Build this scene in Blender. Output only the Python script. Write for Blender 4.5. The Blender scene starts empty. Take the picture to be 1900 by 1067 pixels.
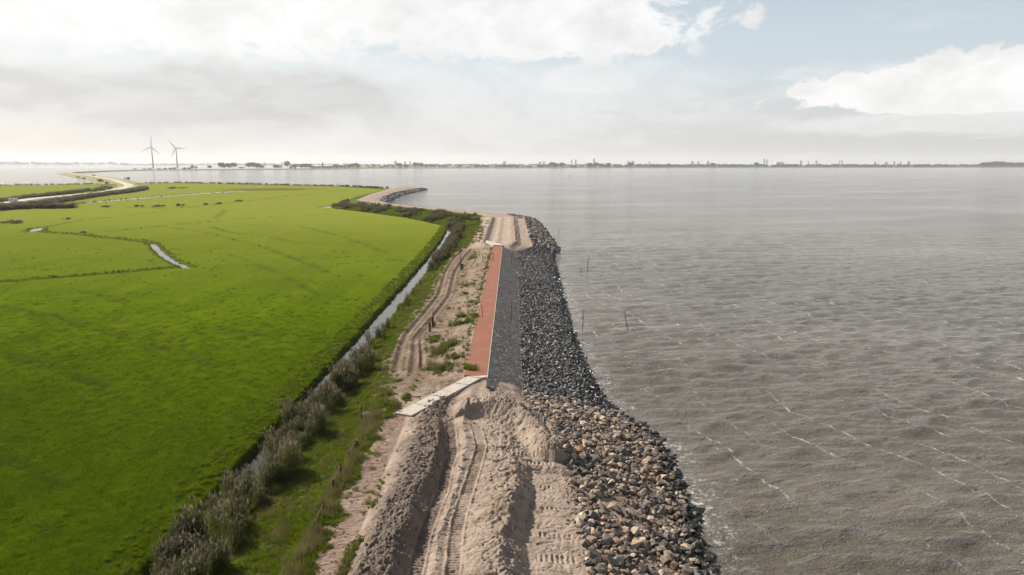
import bpy, bmesh, math, random
import numpy as np
from mathutils import Vector, Matrix, Euler
R = math.radians
scene = bpy.context.scene
C = scene.collection
random.seed(7)
RNG = np.random.default_rng(11)

# ------------------------------------------------------------------ camera
CAM_Z = 24.0
cam = bpy.data.cameras.new('camera'); cam.lens = 24.0; cam.sensor_width = 36.0
cam.clip_start = 0.5; cam.clip_end = 60000
camo = bpy.data.objects.new('camera', cam); C.objects.link(camo)
camo.location = (0, 0, CAM_Z); camo.rotation_euler = (R(90 - 10.27), 0, 0)
scene.camera = camo

# ------------------------------------------------------------------ node helper
class G:
    def __init__(s, tree):
        s.t = tree; s.n = tree.nodes; s.n.clear()
    def __call__(s, typ, *ins, **kw):
        nd = s.n.new(typ)
        named = {}
        for k, v in kw.items():
            if hasattr(nd, k) and k[0].islower(): setattr(nd, k, v)
            else: named[k.replace('_', ' ')] = v
        for i, v in enumerate(ins):
            if v is not None: s.put(nd.inputs[i], v)
        for k, v in named.items(): s.put(nd.inputs[k], v)
        return nd
    def put(s, sock, v):
        if hasattr(v, 'outputs'): v = v.outputs[0]
        if isinstance(v, bpy.types.NodeSocket): s.t.links.new(v, sock)
        else: sock.default_value = v
    def m(s, op, a, b=0.0, c=0.0, clamp=False):
        nd = s.n.new('ShaderNodeMath'); nd.operation = op; nd.use_clamp = clamp
        s.put(nd.inputs[0], a); s.put(nd.inputs[1], b)
        if op in ('MULTIPLY_ADD', 'WRAP', 'SMOOTH_MIN', 'SMOOTH_MAX', 'COMPARE'): s.put(nd.inputs[2], c)
        return nd.outputs[0]
    def v(s, op, a, b=(0, 0, 0)):
        nd = s.n.new('ShaderNodeVectorMath'); nd.operation = op
        s.put(nd.inputs[0], a)
        if op == 'SCALE': s.put(nd.inputs['Scale'], b)
        else: s.put(nd.inputs[1], b)
        return nd.outputs[0]
    def mix(s, f, a, b, mode='MIX'):
        nd = s.n.new('ShaderNodeMix'); nd.data_type = 'RGBA'; nd.blend_type = mode
        s.put(nd.inputs[0], f)
        s.put(nd.inputs[6], a if not isinstance(a, tuple) else (*a[:3], 1)); s.put(nd.inputs[7], b if not isinstance(b, tuple) else (*b[:3], 1))
        return nd.outputs[2]
    def ss(s, x, a, b):
        nd = s.n.new('ShaderNodeMapRange'); nd.interpolation_type = 'SMOOTHSTEP'
        s.put(nd.inputs[0], x); nd.inputs[1].default_value = a; nd.inputs[2].default_value = b
        return nd.outputs[0]
    def noise(s, vec, scale, detail=4, rough=0.55, dist=0.0):
        nd = s.n.new('ShaderNodeTexNoise'); s.put(nd.inputs['Vector'], vec)
        nd.inputs['Scale'].default_value = scale; nd.inputs['Detail'].default_value = detail
        nd.inputs['Roughness'].default_value = rough; nd.inputs['Distortion'].default_value = dist
        return nd.outputs[0]
    def attr(s, name): 
        nd = s.n.new('ShaderNodeAttribute'); nd.attribute_name = name
        return nd
    def sep(s, vec):
        nd = s.n.new('ShaderNodeSeparateXYZ'); s.put(nd.inputs[0], vec); return nd.outputs
    def ramp(s, f, stops, interp='LINEAR'):
        nd = s.n.new('ShaderNodeValToRGB'); s.put(nd.inputs[0], f); cr = nd.color_ramp; cr.interpolation = interp
        while len(cr.elements) < len(stops): cr.elements.new(0.5)
        for e, (p, c) in zip(cr.elements, stops): e.position = p; e.color = (*c[:3], 1)
        return nd.outputs[0]

# ------------------------------------------------------------------ light
SUN_AZ, SUN_EL = -52.0, 36.0          # degrees left of the view direction, above the horizon
sd = Vector((math.sin(R(SUN_AZ)) * math.cos(R(SUN_EL)), math.cos(R(SUN_AZ)) * math.cos(R(SUN_EL)), math.sin(R(SUN_EL))))
sun = bpy.data.lights.new('sun', 'SUN'); sun.energy = 5.0; sun.angle = R(0.6); sun.color = (1.0, 0.965, 0.92)
suno = bpy.data.objects.new('sun', sun); C.objects.link(suno); suno.location = (-80, 60, 120)
suno.rotation_euler = sd.to_track_quat('Z', 'Y').to_euler()

world = bpy.data.worlds.new('World'); scene.world = world; world.use_nodes = True
g = G(world.node_tree)
sky = g('ShaderNodeTexSky'); sky.sky_type = 'NISHITA'; sky.sun_disc = False
sky.sun_elevation = R(SUN_EL); sky.sun_rotation = R(SUN_AZ); sky.air_density = 1.0; sky.dust_density = 2.0; sky.ozone_density = 1.0
tc = g('ShaderNodeTexCoord').outputs['Generated']
X, Y, Z = g.sep(tc)
Zp = g.m('MAXIMUM', Z, 0.0)
az = g.m('ARCTAN2', X, Y)
inv = g.m('DIVIDE', 1.0, g.m('ADD', Zp, 0.10))
cv = g.n.new('ShaderNodeCombineXYZ'); g.put(cv.inputs[0], g.m('MULTIPLY', X, inv)); g.put(cv.inputs[1], g.m('MULTIPLY', Y, inv))
dist_v = g.v('ADD', cv.outputs[0], g.v('SCALE', g.n.new('ShaderNodeTexNoise').outputs[1], 0.0))
n_big = g.noise(dist_v, 0.75, 7, 0.58, 0.25)
# cumulus texture in angle space so that the banks near the horizon keep rounded tops
av = g.n.new('ShaderNodeCombineXYZ'); g.put(av.inputs[0], az); g.put(av.inputs[1], g.m('MULTIPLY', Zp, 1.6))
n_cum = g.noise(av.outputs[0], 11.0, 9, 0.62, 0.3)
n_soft = g.noise(av.outputs[0], 5.0, 7, 0.58, 0.4)
n_wisp = g.noise(g.v('MULTIPLY', av.outputs[0], (1.0, 2.2, 1.0)), 7.0, 8, 0.66, 0.6)
def bank(a0, e0, wa, we_dn, we_up):       # one cloud bank: centre (azimuth, height), half sizes
    da = g.m('DIVIDE', g.m('SUBTRACT', az, a0), wa)
    de = g.m('SUBTRACT', Zp, e0)
    dd = g.m('ADD', g.m('DIVIDE', g.m('MAXIMUM', de, 0.0), we_up), g.m('DIVIDE', g.m('MINIMUM', de, 0.0), we_dn))
    q = g.m('SQRT', g.m('ADD', g.m('MULTIPLY', da, da), g.m('MULTIPLY', dd, dd)))
    return g.m('SUBTRACT', 1.0, q)
def bmask(b, lo=0.0, hi=0.14, k=1.9, nz=None):
    return g.ss(g.m('MULTIPLY_ADD', g.m('SUBTRACT', n_cum if nz is None else nz, 0.5), k, b), lo, hi)
right = bmask(bank(0.63, 0.080, 0.29, 0.024, 0.050), 0.0, 0.14, 1.5)
right2 = bmask(bank(0.66, 0.050, 0.34, 0.016, 0.022), -0.1, 0.4, 2.2)
centre = bmask(bank(0.06, 0.190, 0.25, 0.055, 0.07), -0.05, 0.22, 2.2)
mid1 = bmask(bank(0.10, 0.110, 0.09, 0.02, 0.03), -0.1, 0.3, 2.0)
upper = bmask(bank(-0.42, 0.215, 0.40, 0.10, 0.16), -0.1, 0.30, 2.2)
dark = g.m('MULTIPLY', bmask(bank(-0.50, 0.088, 0.42, 0.050, 0.046), -0.15, 0.5, 2.3, n_soft), g.m('MULTIPLY_ADD', g.ss(n_wisp, 0.35, 0.62), 0.30, 0.70))
low = bmask(bank(-0.15, 0.075, 0.50, 0.07, 0.075), -0.25, 0.5, 2.2, n_wisp)
generic = g.ss(n_big, 0.56, 0.74)
veil = g.ss(Zp, 0.50, 0.04)        # thin white veil of far cloud that thickens towards the horizon
cov = g.m('MAXIMUM', g.m('MULTIPLY', generic, 0.6), right)
for b_, s_ in ((right2, 0.6), (centre, 0.9), (mid1, 0.6), (upper, 0.95), (dark, 1.0), (low, 0.42)):
    cov = g.m('MAXIMUM', cov, g.m('MULTIPLY', b_, s_))
sunv = g.v('DOT_PRODUCT', tc, tuple(sd))
dp = g.n.new('ShaderNodeVectorMath'); dp.operation = 'DOT_PRODUCT'; g.put(dp.inputs[0], tc); dp.inputs[1].default_value = tuple(sd)
glow = g.m('POWER', g.m('MAXIMUM', dp.outputs['Value'], 0.0), 5.0)
shade = g.ss(n_cum, 0.35, 0.75)
base_c = g.mix(shade, (7.4, 7.35, 7.28), (5.75, 5.73, 5.7))
base_c = g.mix(g.m('MULTIPLY', dark, 0.9), base_c, (3.75, 3.72, 3.7))
base_c = g.mix(g.m('MULTIPLY', glow, 0.65), base_c, (8.2, 8.1, 8.0))
blue = g.mix(g.m('MULTIPLY', veil, 0.85), g.mix(1.0, sky.outputs[0], (0.95, 0.86, 0.76), 'MULTIPLY'), g.mix(g.ss(Zp, 0.02, 0.16), (4.75, 4.85, 4.9), (4.85, 5.6, 6.15)))
col = g.mix(cov, blue, base_c)
bg = g('ShaderNodeBackground', col, 0.1)
wo = g('ShaderNodeOutputWorld'); g.put(wo.inputs[0], bg)

scene.view_settings.view_transform = 'Standard'; scene.view_settings.look = 'None'
scene.view_settings.exposure = 0.46; scene.view_settings.gamma = 1.0; scene.view_settings.use_curve_mapping = False
scene.cycles.max_bounces = 6; scene.cycles.volume_bounces = 1; scene.cycles.transparent_max_bounces = 8
scene.cycles.use_denoising = True
try: scene.cycles.denoiser = 'OPENIMAGEDENOISE'
except Exception: pass

# ------------------------------------------------------------------ numpy noise
def _hash(ix, iy, seed):
    h = (ix.astype(np.int64) * 374761393 + iy.astype(np.int64) * 668265263 + seed * 1274126177) & 0xFFFFFFFF
    h = ((h ^ (h >> 13)) * 1274126177) & 0xFFFFFFFF
    return ((h ^ (h >> 16)) & 0xFFFF) / 65535.0
def pn(x, y, seed=0):
    ix = np.floor(x); iy = np.floor(y); fx = x - ix; fy = y - iy
    u = fx * fx * fx * (fx * (fx * 6 - 15) + 10); w = fy * fy * fy * (fy * (fy * 6 - 15) + 10)
    def gr(ax, ay):
        a = _hash(ix + ax, iy + ay, seed) * 6.2832
        return np.cos(a) * (fx - ax) + np.sin(a) * (fy - ay)
    a = gr(0, 0); b = gr(1, 0); c = gr(0, 1); d = gr(1, 1)
    return (a + (b - a) * u + (c - a + (a - b - c + d) * u) * w) * 1.5
def fbm(x, y, seed=0, o=4, gain=0.5):
    r = 0; a = 1.0; f = 1.0; t = 0
    for i in range(o):
        r = r + a * pn(x * f + 17.3 * i, y * f - 9.1 * i, seed + i); t += a; a *= gain; f *= 2.03
    return r / t
def sst(x, a, b):
    t = np.clip((x - a) / (b - a), 0, 1); return t * t * (3 - 2 * t)
def seg_dist(x, y, pts):
    best = np.full(np.shape(x), 1e9); par = np.zeros(np.shape(x))
    s0 = 0.0
    for (ax, ay, *_), (bx, by, *_) in zip(pts[:-1], pts[1:]):
        dx, dy = bx - ax, by - ay; L2 = dx * dx + dy * dy; L_ = math.sqrt(L2)
        t = np.clip(((x - ax) * dx + (y - ay) * dy) / L2, 0, 1)
        d = np.hypot(x - ax - t * dx, y - ay - t * dy)
        k = d < best
        best = np.where(k, d, best); par = np.where(k, s0 + t * L_, par); s0 += L_
    return best, par

# ------------------------------------------------------------------ object helpers
ORD = ['first', 'second', 'third', 'fourth', 'fifth', 'sixth', 'seventh', 'eighth', 'ninth', 'tenth', 'eleventh', 'twelfth', 'thirteenth',
       'fourteenth', 'fifteenth', 'sixteenth', 'seventeenth', 'eighteenth', 'nineteenth', 'twentieth', 'twenty-first', 'twenty-second',
       'twenty-third', 'twenty-fourth', 'twenty-fifth', 'twenty-sixth', 'twenty-seventh', 'twenty-eighth', 'twenty-ninth', 'thirtieth']
def tag(o, label=None, cat=None, group=None, kind=None):
    if label: o['label'] = label
    if cat: o['category'] = cat
    if group: o['group'] = group
    if kind: o['kind'] = kind
    return o
def link(name, data, parent=None, loc=None, rot=None, scl=None):
    o = bpy.data.objects.new(name, data); C.objects.link(o)
    if parent: o.parent = parent
    if loc is not None: o.location = loc
    if rot is not None: o.rotation_euler = rot
    if scl is not None: o.scale = scl
    return o
def empty(name, loc, rz=0.0):
    o = link(name, None, None, loc, (0, 0, rz)); o.empty_display_size = 0.2; return o
def mesh_np(name, verts, faces, material=None, smooth=True, attrs=None):
    verts = np.asarray(verts, dtype=np.float32); faces = np.asarray(faces, dtype=np.int32)
    me = bpy.data.meshes.new(name); nv = len(verts); nf, k = faces.shape
    me.vertices.add(nv); me.vertices.foreach_set('co', verts.ravel())
    me.loops.add(nf * k); me.loops.foreach_set('vertex_index', faces.ravel())
    me.polygons.add(nf); me.polygons.foreach_set('loop_start', np.arange(nf, dtype=np.int32) * k)
    me.polygons.foreach_set('loop_total', np.full(nf, k, dtype=np.int32))
    me.polygons.foreach_set('use_smooth', np.full(nf, smooth, dtype=bool))
    me.update(calc_edges=True)
    if material: me.materials.append(material)
    for an, arr in (attrs or {}).items():
        arr = np.asarray(arr, dtype=np.float32)
        if arr.ndim == 2:
            at = me.attributes.new(an, 'FLOAT_COLOR', 'POINT'); full = np.ones((nv, 4), np.float32); full[:, :arr.shape[1]] = arr
            at.data.foreach_set('color', full.ravel())
        else:
            at = me.attributes.new(an, 'FLOAT', 'POINT'); at.data.foreach_set('value', arr)
    return me
def grid_faces(nr, nc):
    i = np.arange(nr - 1)[:, None] * nc + np.arange(nc - 1)[None, :]
    return np.stack([i, i + 1, i + nc + 1, i + nc], -1).reshape(-1, 4)
def bm_mesh(name, bm, material=None, smooth=False):
    me = bpy.data.meshes.new(name); bm.normal_update(); bm.to_mesh(me); bm.free()
    if material: me.materials.append(material)
    if smooth:
        for p in me.polygons: p.use_smooth = True
    return me
def box(bm, c, s, rot=None):
    M = Matrix.Translation(Vector(c)) @ (rot.to_4x4() if rot else Matrix()) @ Matrix.Diagonal((*s, 1))
    return bmesh.ops.create_cube(bm, size=1, matrix=M)
def tube(bm, p0, p1, r0, r1, n=8):
    p0 = Vector(p0); p1 = Vector(p1); d = p1 - p0
    M = Matrix.Translation((p0 + p1) / 2) @ d.to_track_quat('Z', 'Y').to_matrix().to_4x4()
    bmesh.ops.create_cone(bm, cap_ends=True, segments=n, radius1=r0, radius2=r1, depth=d.length, matrix=M)

# ------------------------------------------------------------------ materials
def new_mat(name):
    m = bpy.data.materials.new(name); m.use_nodes = True
    return m, G(m.node_tree)
def finish(g, shader, m):
    o = g('ShaderNodeOutputMaterial'); g.put(o.inputs[0], shader); return m
def pbsdf(g, col, rough=0.8, spec=0.3, normal=None, metal=0.0):
    p = g('ShaderNodeBsdfPrincipled'); g.put(p.inputs['Base Color'], col if not isinstance(col, tuple) else (*col[:3], 1))
    g.put(p.inputs['Roughness'], rough); g.put(p.inputs['Specular IOR Level'], spec); g.put(p.inputs['Metallic'], metal)
    if normal is not None: g.put(p.inputs['Normal'], normal)
    return p
def bump(g, h, strength=0.5, dist=0.05, normal=None):
    b = g('ShaderNodeBump'); b.inputs['Strength'].default_value = strength; b.inputs['Distance'].default_value = dist
    g.put(b.inputs['Height'], h)
    if normal is not None: g.put(b.inputs['Normal'], normal)
    return b.outputs[0]
def pos(g): return g('ShaderNodeNewGeometry').outputs['Position']
def simple_mat(name, c1, c2, scale=6.0, rough=0.8, spec=0.25, bstr=0.3, bdist=0.02):
    m, g = new_mat(name); p = g('ShaderNodeTexCoord').outputs['Object']
    n = g.noise(p, scale, 5, 0.6)
    return finish(g, pbsdf(g, g.mix(g.ss(n, 0.3, 0.7), c1, c2), rough, spec, bump(g, n, bstr, bdist)), m)
def leaf_mat(name, c_lo, c_hi, trans=0.4, rough=0.6, patch=None, tint=None):
    m, g = new_mat(name)
    rnd = g('ShaderNodeObjectInfo').outputs['Random']; p = pos(g)
    f = g.m('MULTIPLY_ADD', g.noise(p, 0.35, 4, 0.6), 0.9, g.m('MULTIPLY_ADD', rnd, 0.5, -0.2), clamp=True)
    col = g.mix(f, c_lo, c_hi)
    if patch: col = g.mix(g.ss(g.noise(p, patch[1], 4, 0.6), 0.52, 0.66), col, patch[0])
    d = pbsdf(g, col, rough, 0.08)
    t = g('ShaderNodeBsdfTranslucent', col)
    mx = g('ShaderNodeMixShader', trans, d, t)
    return finish(g, mx, m)

M = {}
def make_materials():
    # ---- meadow
    m, g = new_mat('meadow_grass'); p = pos(g); a = g.attr('zone')
    sep = g.n.new('ShaderNodeSeparateColor'); g.put(sep.inputs[0], a.outputs['Color'])
    rough_, brown, far = sep.outputs
    n1 = g.noise(p, 0.035, 4, 0.6); n2 = g.noise(p, 0.35, 5, 0.65); n3 = g.noise(p, 2.6, 6, 0.75); n4 = g.noise(p, 7.0, 4, 0.75)
    sv = g.v('MULTIPLY', p, (0.22, 0.035, 0.1)); n5 = g.noise(sv, 1.0, 5, 0.65, 0.3)
    c = g.mix(g.ss(n1, 0.35, 0.65), (0.061, 0.100, 0.002), (0.095, 0.142, 0.003))
    c = g.mix(g.m('MULTIPLY', g.ss(n5, 0.42, 0.70), 0.65), c, (0.126, 0.165, 0.004))
    c = g.mix(g.m('MULTIPLY', g.ss(n2, 0.48, 0.70), 0.60), c, (0.050, 0.092, 0.0005))
    c = g.mix(g.m('MULTIPLY', g.ss(n3, 0.46, 0.66), 0.62), c, (0.034, 0.056, 0.0005))
    c = g.mix(g.m('MULTIPLY', g.ss(n4, 0.46, 0.68), 0.55), c, (0.145, 0.195, 0.008))
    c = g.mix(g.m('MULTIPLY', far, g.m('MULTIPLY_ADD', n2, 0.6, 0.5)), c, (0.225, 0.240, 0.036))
    c = g.mix(g.m('MULTIPLY', rough_, g.ss(n3, 0.25, 0.65)), c, (0.060, 0.068, 0.012))
    near_shade = g.m('MULTIPLY', g.ss(g.sep(p)[1], 115.0, 40.0), g.m('MULTIPLY_ADD', n1, 0.7, 0.35), clamp=True)  # cloud shade over the near pasture, put into the grass colour
    c = g.mix(g.m('MULTIPLY', near_shade, 0.95), c, g.mix(1.0, c, (0.48, 0.52, 0.5), 'MULTIPLY'))
    c = g.mix(brown, c, (0.11, 0.075, 0.03))
    h = g.m('ADD', n3, g.m('MULTIPLY', n4, 0.6))
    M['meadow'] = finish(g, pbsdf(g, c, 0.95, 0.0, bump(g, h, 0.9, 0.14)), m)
    # ---- dike ground: sand / dirt / grassy soil / damp sand with shade put into its colour
    m, g = new_mat('dike_ground'); p = pos(g); a = g.attr('zone')
    sep = g.n.new('ShaderNodeSeparateColor'); g.put(sep.inputs[0], a.outputs['Color'])
    gr, dirt, dark_ = sep.outputs
    n1 = g.noise(p, 0.5, 5, 0.65); n2 = g.noise(p, 3.5, 6, 0.7); n3 = g.noise(p, 18.0, 4, 0.75)
    sand = g.mix(g.ss(n1, 0.35, 0.7), (0.445, 0.345, 0.262), (0.37, 0.282, 0.212))
    sand = g.mix(g.m('MULTIPLY', g.ss(n2, 0.5, 0.8), 0.6), sand, (0.29, 0.225, 0.17))
    sand = g.mix(g.m('MULTIPLY', g.ss(n3, 0.55, 0.75), 0.35), sand, (0.50, 0.42, 0.33))
    moist_shade = g.mix(g.ss(n2, 0.3, 0.7), (0.205, 0.160, 0.124), (0.125, 0.098, 0.077))
    c = g.mix(g.m('MULTIPLY', dark_, g.m('MULTIPLY_ADD', n3, 0.8, 0.5), clamp=True), sand, moist_shade)
    dcol = g.mix(g.ss(n2, 0.3, 0.7), (0.235, 0.168, 0.115), (0.115, 0.080, 0.052))
    c = g.mix(dirt, c, g.mix(g.m('MULTIPLY', dark_, 0.7), dcol, (0.07, 0.05, 0.033)))
    gcol = g.mix(g.ss(n2, 0.35, 0.7), (0.075, 0.112, 0.008), (0.105, 0.095, 0.026))
    c = g.mix(gr, c, gcol)
    h = g.m('ADD', n2, g.m('MULTIPLY', n3, 0.45))
    M['dike'] = finish(g, pbsdf(g, c, 0.95, 0.05, bump(g, h, 1.0, 0.13)), m)
    # ---- grass and weeds
    M['blade'] = leaf_mat('grass_blade', (0.040, 0.060, 0.001), (0.082, 0.105, 0.002), 0.40, 0.8)
    M['bank_blade'] = leaf_mat('bank_grass', (0.100, 0.140, 0.004), (0.185, 0.230, 0.008), 0.45, 0.8, ((0.20, 0.165, 0.05), 0.5))
    M['weed'] = leaf_mat('weed_leaf', (0.060, 0.100, 0.010), (0.125, 0.170, 0.022), 0.35, 0.6)
    M['dry'] = leaf_mat('dry_stalk', (0.15, 0.12, 0.05), (0.27, 0.22, 0.10), 0.3, 0.7)
    M['reed_leaf'] = leaf_mat('reed_leaf', (0.040, 0.054, 0.008), (0.120, 0.125, 0.024), 0.35, 0.6)
    M['plume'] = leaf_mat('reed_plume', (0.165, 0.130, 0.085), (0.34, 0.280, 0.195), 0.40, 0.9)
    M['tree_leaf'] = leaf_mat('tree_leaf', (0.022, 0.028, 0.012), (0.048, 0.055, 0.022), 0.2, 0.7)
    M['bush_leaf'] = leaf_mat('bush_leaf', (0.065, 0.075, 0.018), (0.125, 0.120, 0.040), 0.2, 0.7)
    M['bark'] = simple_mat('bark', (0.07, 0.055, 0.04), (0.12, 0.10, 0.075), 3.0)
    # ---- lake
    m, g = new_mat('lake_water'); p = pos(g); x, y, z = g.sep(p)
    wx, wy = 0.24, -0.971
    u = g.m('ADD', g.m('MULTIPLY', x, wx), g.m('MULTIPLY', y, wy)); v_ = g.m('SUBTRACT', g.m('MULTIPLY', x, -wy), g.m('MULTIPLY', y, -wx))
    def uv(su, sv):
        cb = g.n.new('ShaderNodeCombineXYZ'); g.put(cb.inputs[0], g.m('MULTIPLY', u, su)); g.put(cb.inputs[1], g.m('MULTIPLY', v_, sv)); return cb.outputs[0]
    na = g.noise(uv(1.0, 0.45), 0.9, 5, 0.62, 0.4); nb = g.noise(uv(1.0, 0.5), 3.6, 4, 0.65, 0.5)
    bigv = g.noise(p, 0.012, 3, 0.5)
    body = g.mix(g.ss(bigv, 0.35, 0.65), (0.128, 0.109, 0.080), (0.168, 0.142, 0.108))
    # foam: thin wind streaks broken into flecks, and a fringe along the rocks
    tt = g.m('ADD', g.m('MULTIPLY', v_, 0.23), g.m('MULTIPLY', g.noise(p, 0.035, 3, 0.55), 3.0))
    tt = g.m('ADD', tt, g.m('MULTIPLY', g.noise(p, 0.9, 4, 0.6), 0.16))
    fr_ = g.m('ABSOLUTE', g.m('SUBTRACT', g.m('FRACT', tt), 0.5)); sid = g.m('FLOOR', tt)
    line = g.m('SUBTRACT', 1.0, g.m('DIVIDE', fr_, 0.045), clamp=True); soft = g.m('SUBTRACT', 1.0, g.m('DIVIDE', fr_, 0.11), clamp=True)
    cb = g.n.new('ShaderNodeCombineXYZ'); g.put(cb.inputs[0], g.m('MULTIPLY', u, 0.055)); g.put(cb.inputs[1], g.m('MULTIPLY', sid, 3.7))
    brk = g.ss(g.noise(cb.outputs[0], 1.0, 3, 0.55), 0.415, 0.60)
    fine = g.ss(g.noise(uv(1.0, 1.6), 0.9, 6, 0.8), 0.46, 0.64)
    foam = g.m('MULTIPLY', g.m('MULTIPLY', line, brk), fine)
    foam = g.m('MAXIMUM', foam, g.m('MULTIPLY', g.m('MULTIPLY', soft, brk), g.m('MULTIPLY', g.ss(g.noise(uv(1.5, 2.0), 3.0, 4, 0.75), 0.52, 0.75), 0.5)))
    fl = g.m('MULTIPLY', g.ss(g.noise(uv(1.0, 1.6), 0.9, 5, 0.75), 0.69, 0.76), g.ss(g.noise(uv(0.2, 0.2), 0.5, 2, 0.5), 0.5, 0.62))
    sh = g.attr('shore').outputs['Fac']
    fr = g.m('MULTIPLY', sh, g.ss(g.noise(p, 1.7, 5, 0.7), 0.49, 0.66))
    foam = g.m('MAXIMUM', g.m('MAXIMUM', foam, g.m('MULTIPLY', fl, 0.8)), fr, clamp=True)
    body = g.mix(foam, body, (0.82, 0.79, 0.74))
    rough = g.m('MULTIPLY_ADD', foam, 0.5, g.m('MULTIPLY_ADD', g.ss(y, 150.0, 900.0), 0.05, 0.05))
    nc = g.noise(uv(1.0, 0.55), 9.0, 3, 0.6, 0.4)
    nd = g.noise(uv(1.0, 0.28), 0.16, 4, 0.6, 0.5)
    rdg = lambda n: g.m('SUBTRACT', 1.0, g.m('ABSOLUTE', g.m('MULTIPLY_ADD', n, 3.0, -1.5)))
    gust = g.m('MULTIPLY_ADD', g.ss(g.noise(uv(1.0, 0.22), 0.035, 7, 0.68), 0.36, 0.64), 1.2, 0.45)
    h = g.m('ADD', g.m('ADD', g.m('MULTIPLY', rdg(na), 0.75), g.m('MULTIPLY', rdg(nb), 0.50)), g.m('MULTIPLY', nc, 0.30))
    h = g.m('MULTIPLY', g.m('ADD', g.m('MULTIPLY', h, gust), g.m('MULTIPLY', rdg(nd), 1.5)), g.m('MULTIPLY_ADD', g.ss(y, 100.0, 600.0), -0.30, 1.0))
    pb = pbsdf(g, body, rough, 0.5, bump(g, h, 1.0, 0.26)); pb.inputs['IOR'].default_value = 1.33
    M['lake'] = finish(g, pb, m)
    m, g = new_mat('ditch_water'); p = pos(g)
    pb = pbsdf(g, (0.035, 0.034, 0.026), 0.06, 0.5, bump(g, g.noise(p, 3.0, 3, 0.5), 0.25, 0.02)); pb.inputs['IOR'].default_value = 1.33
    M['ditch'] = finish(g, pb, m)
    # ---- stones
    def stone(name, stops, wet=True, rough=0.7, spec=0.35, interp='LINEAR'):
        m, g = new_mat(name); p = pos(g)
        rnd = g('ShaderNodeObjectInfo').outputs['Random']; n = g.noise(p, 5.0, 5, 0.65); n2 = g.noise(p, 24.0, 3, 0.7)
        c = g.ramp(rnd, stops, interp)
        c = g.mix(g.m('MULTIPLY', g.ss(n, 0.4, 0.75), 0.4), c, g.mix(1.0, c, (0.55, 0.52, 0.48), 'MULTIPLY'))
        c = g.mix(g.m('MULTIPLY', g.ss(n2, 0.55, 0.8), 0.35), c, g.mix(0.5, c, (0.5, 0.46, 0.4)))
        z = g.sep(p)[2]
        w = g.ss(g.m('MULTIPLY_ADD', n, 0.6, z), 0.95, 0.45)
        if wet: c = g.mix(w, c, (0.018, 0.017, 0.012))
        return finish(g, pbsdf(g, c, g.m('MULTIPLY_ADD', w, -0.3, rough) if wet else rough, spec, bump(g, n, 0.5, 0.05)), m)
    M['mixed_stone'] = stone('mixed_stone', [(0.0, (0.099, 0.081, 0.064)), (0.12, (0.317, 0.232, 0.155)), (0.24, (0.145, 0.120, 0.094)), (0.36, (0.238, 0.165, 0.105)), (0.46, (0.112, 0.091, 0.073)), (0.56, (0.409, 0.299, 0.202)),
                             (0.65, (0.191, 0.159, 0.125)), (0.75, (0.290, 0.201, 0.129)), (0.85, (0.132, 0.102, 0.075)), (0.94, (0.500, 0.403, 0.274)), (0.98, (0.500, 0.268, 0.146))], True, 0.7, 0.35, 'CONSTANT')
    M['dark_stone'] = stone('dark_stone', [(0.0, (0.024, 0.0205, 0.017)), (0.45, (0.060, 0.053, 0.046)), (0.8, (0.120, 0.109, 0.096)), (0.985, (0.21, 0.19, 0.17)), (1.0, (0.45, 0.44, 0.42))], True, 0.55, 0.4)
    m, g = new_mat('basalt_column'); p = pos(g); a = g.attr('tint').outputs['Fac']; n = g.noise(p, 9.0, 4, 0.65)
    c = g.ramp(a, [(0, (0.066, 0.058, 0.050)), (0.7, (0.112, 0.101, 0.088)), (0.93, (0.19, 0.18, 0.165)), (1.0, (0.34, 0.31, 0.27))])
    c = g.mix(g.m('MULTIPLY', g.ss(g.noise(p, 0.5, 4, 0.6), 0.45, 0.7), 0.5), c, (0.15, 0.14, 0.125))
    M['basalt'] = finish(g, pbsdf(g, c, 0.7, 0.3, bump(g, n, 0.4, 0.03)), m)
    # ---- paving
    def brick(name, c1, c2, mortar, rnd_attr=False):
        m, g = new_mat(name); p = pos(g); n = g.noise(p, 1.2, 5, 0.6); n2 = g.noise(p, 14, 4, 0.7)
        if rnd_attr:
            c = g.mix(g.attr('tint').outputs['Fac'], c1, c2); hh = n2
            c = g.mix(g.m('MULTIPLY', g.ss(n, 0.42, 0.68), 0.7), c, mortar)
        else:
            bt = g('ShaderNodeTexBrick'); g.put(bt.inputs['Vector'], p); bt.inputs['Color1'].default_value = (*c1, 1); bt.inputs['Color2'].default_value = (*c2, 1)
            bt.inputs['Mortar'].default_value = (*mortar, 1); bt.inputs['Scale'].default_value = 1.0; bt.inputs['Mortar Size'].default_value = 0.006
            bt.inputs['Brick Width'].default_value = 0.21; bt.inputs['Row Height'].default_value = 0.07
            c = g.mix(g.m('MULTIPLY', g.ss(n, 0.4, 0.7), 0.3), bt.outputs[0], (0.25, 0.110, 0.066)); hh = bt.outputs[1]
            c = g.mix(g.m('MULTIPLY', g.ss(g.noise(p, 0.35, 5, 0.65), 0.50, 0.72), 0.25), c, (0.34, 0.22, 0.155))
            c = g.mix(g.m('MULTIPLY', g.ss(g.noise(g.v('MULTIPLY', p, (1.6, .25, 1.0)), 1.0, 5, 0.7), 0.52, 0.74), 0.45), c, (0.25, 0.115, 0.08))
        return finish(g, pbsdf(g, c, 0.85, 0.2, bump(g, hh, 0.3, 0.01)), m)
    M['red_brick'] = brick('red_brick', (0.262, 0.098, 0.052), (0.235, 0.086, 0.046), (0.25, 0.125, 0.078))
    M['old_brick'] = brick('old_brick', (0.315, 0.21, 0.15), (0.245, 0.15, 0.105), (0.35, 0.27, 0.20), True)
    m, g = new_mat('concrete'); p = pos(g); n = g.noise(p, 2.0, 6, 0.65); n2 = g.noise(p, 20, 4, 0.7)
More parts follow.
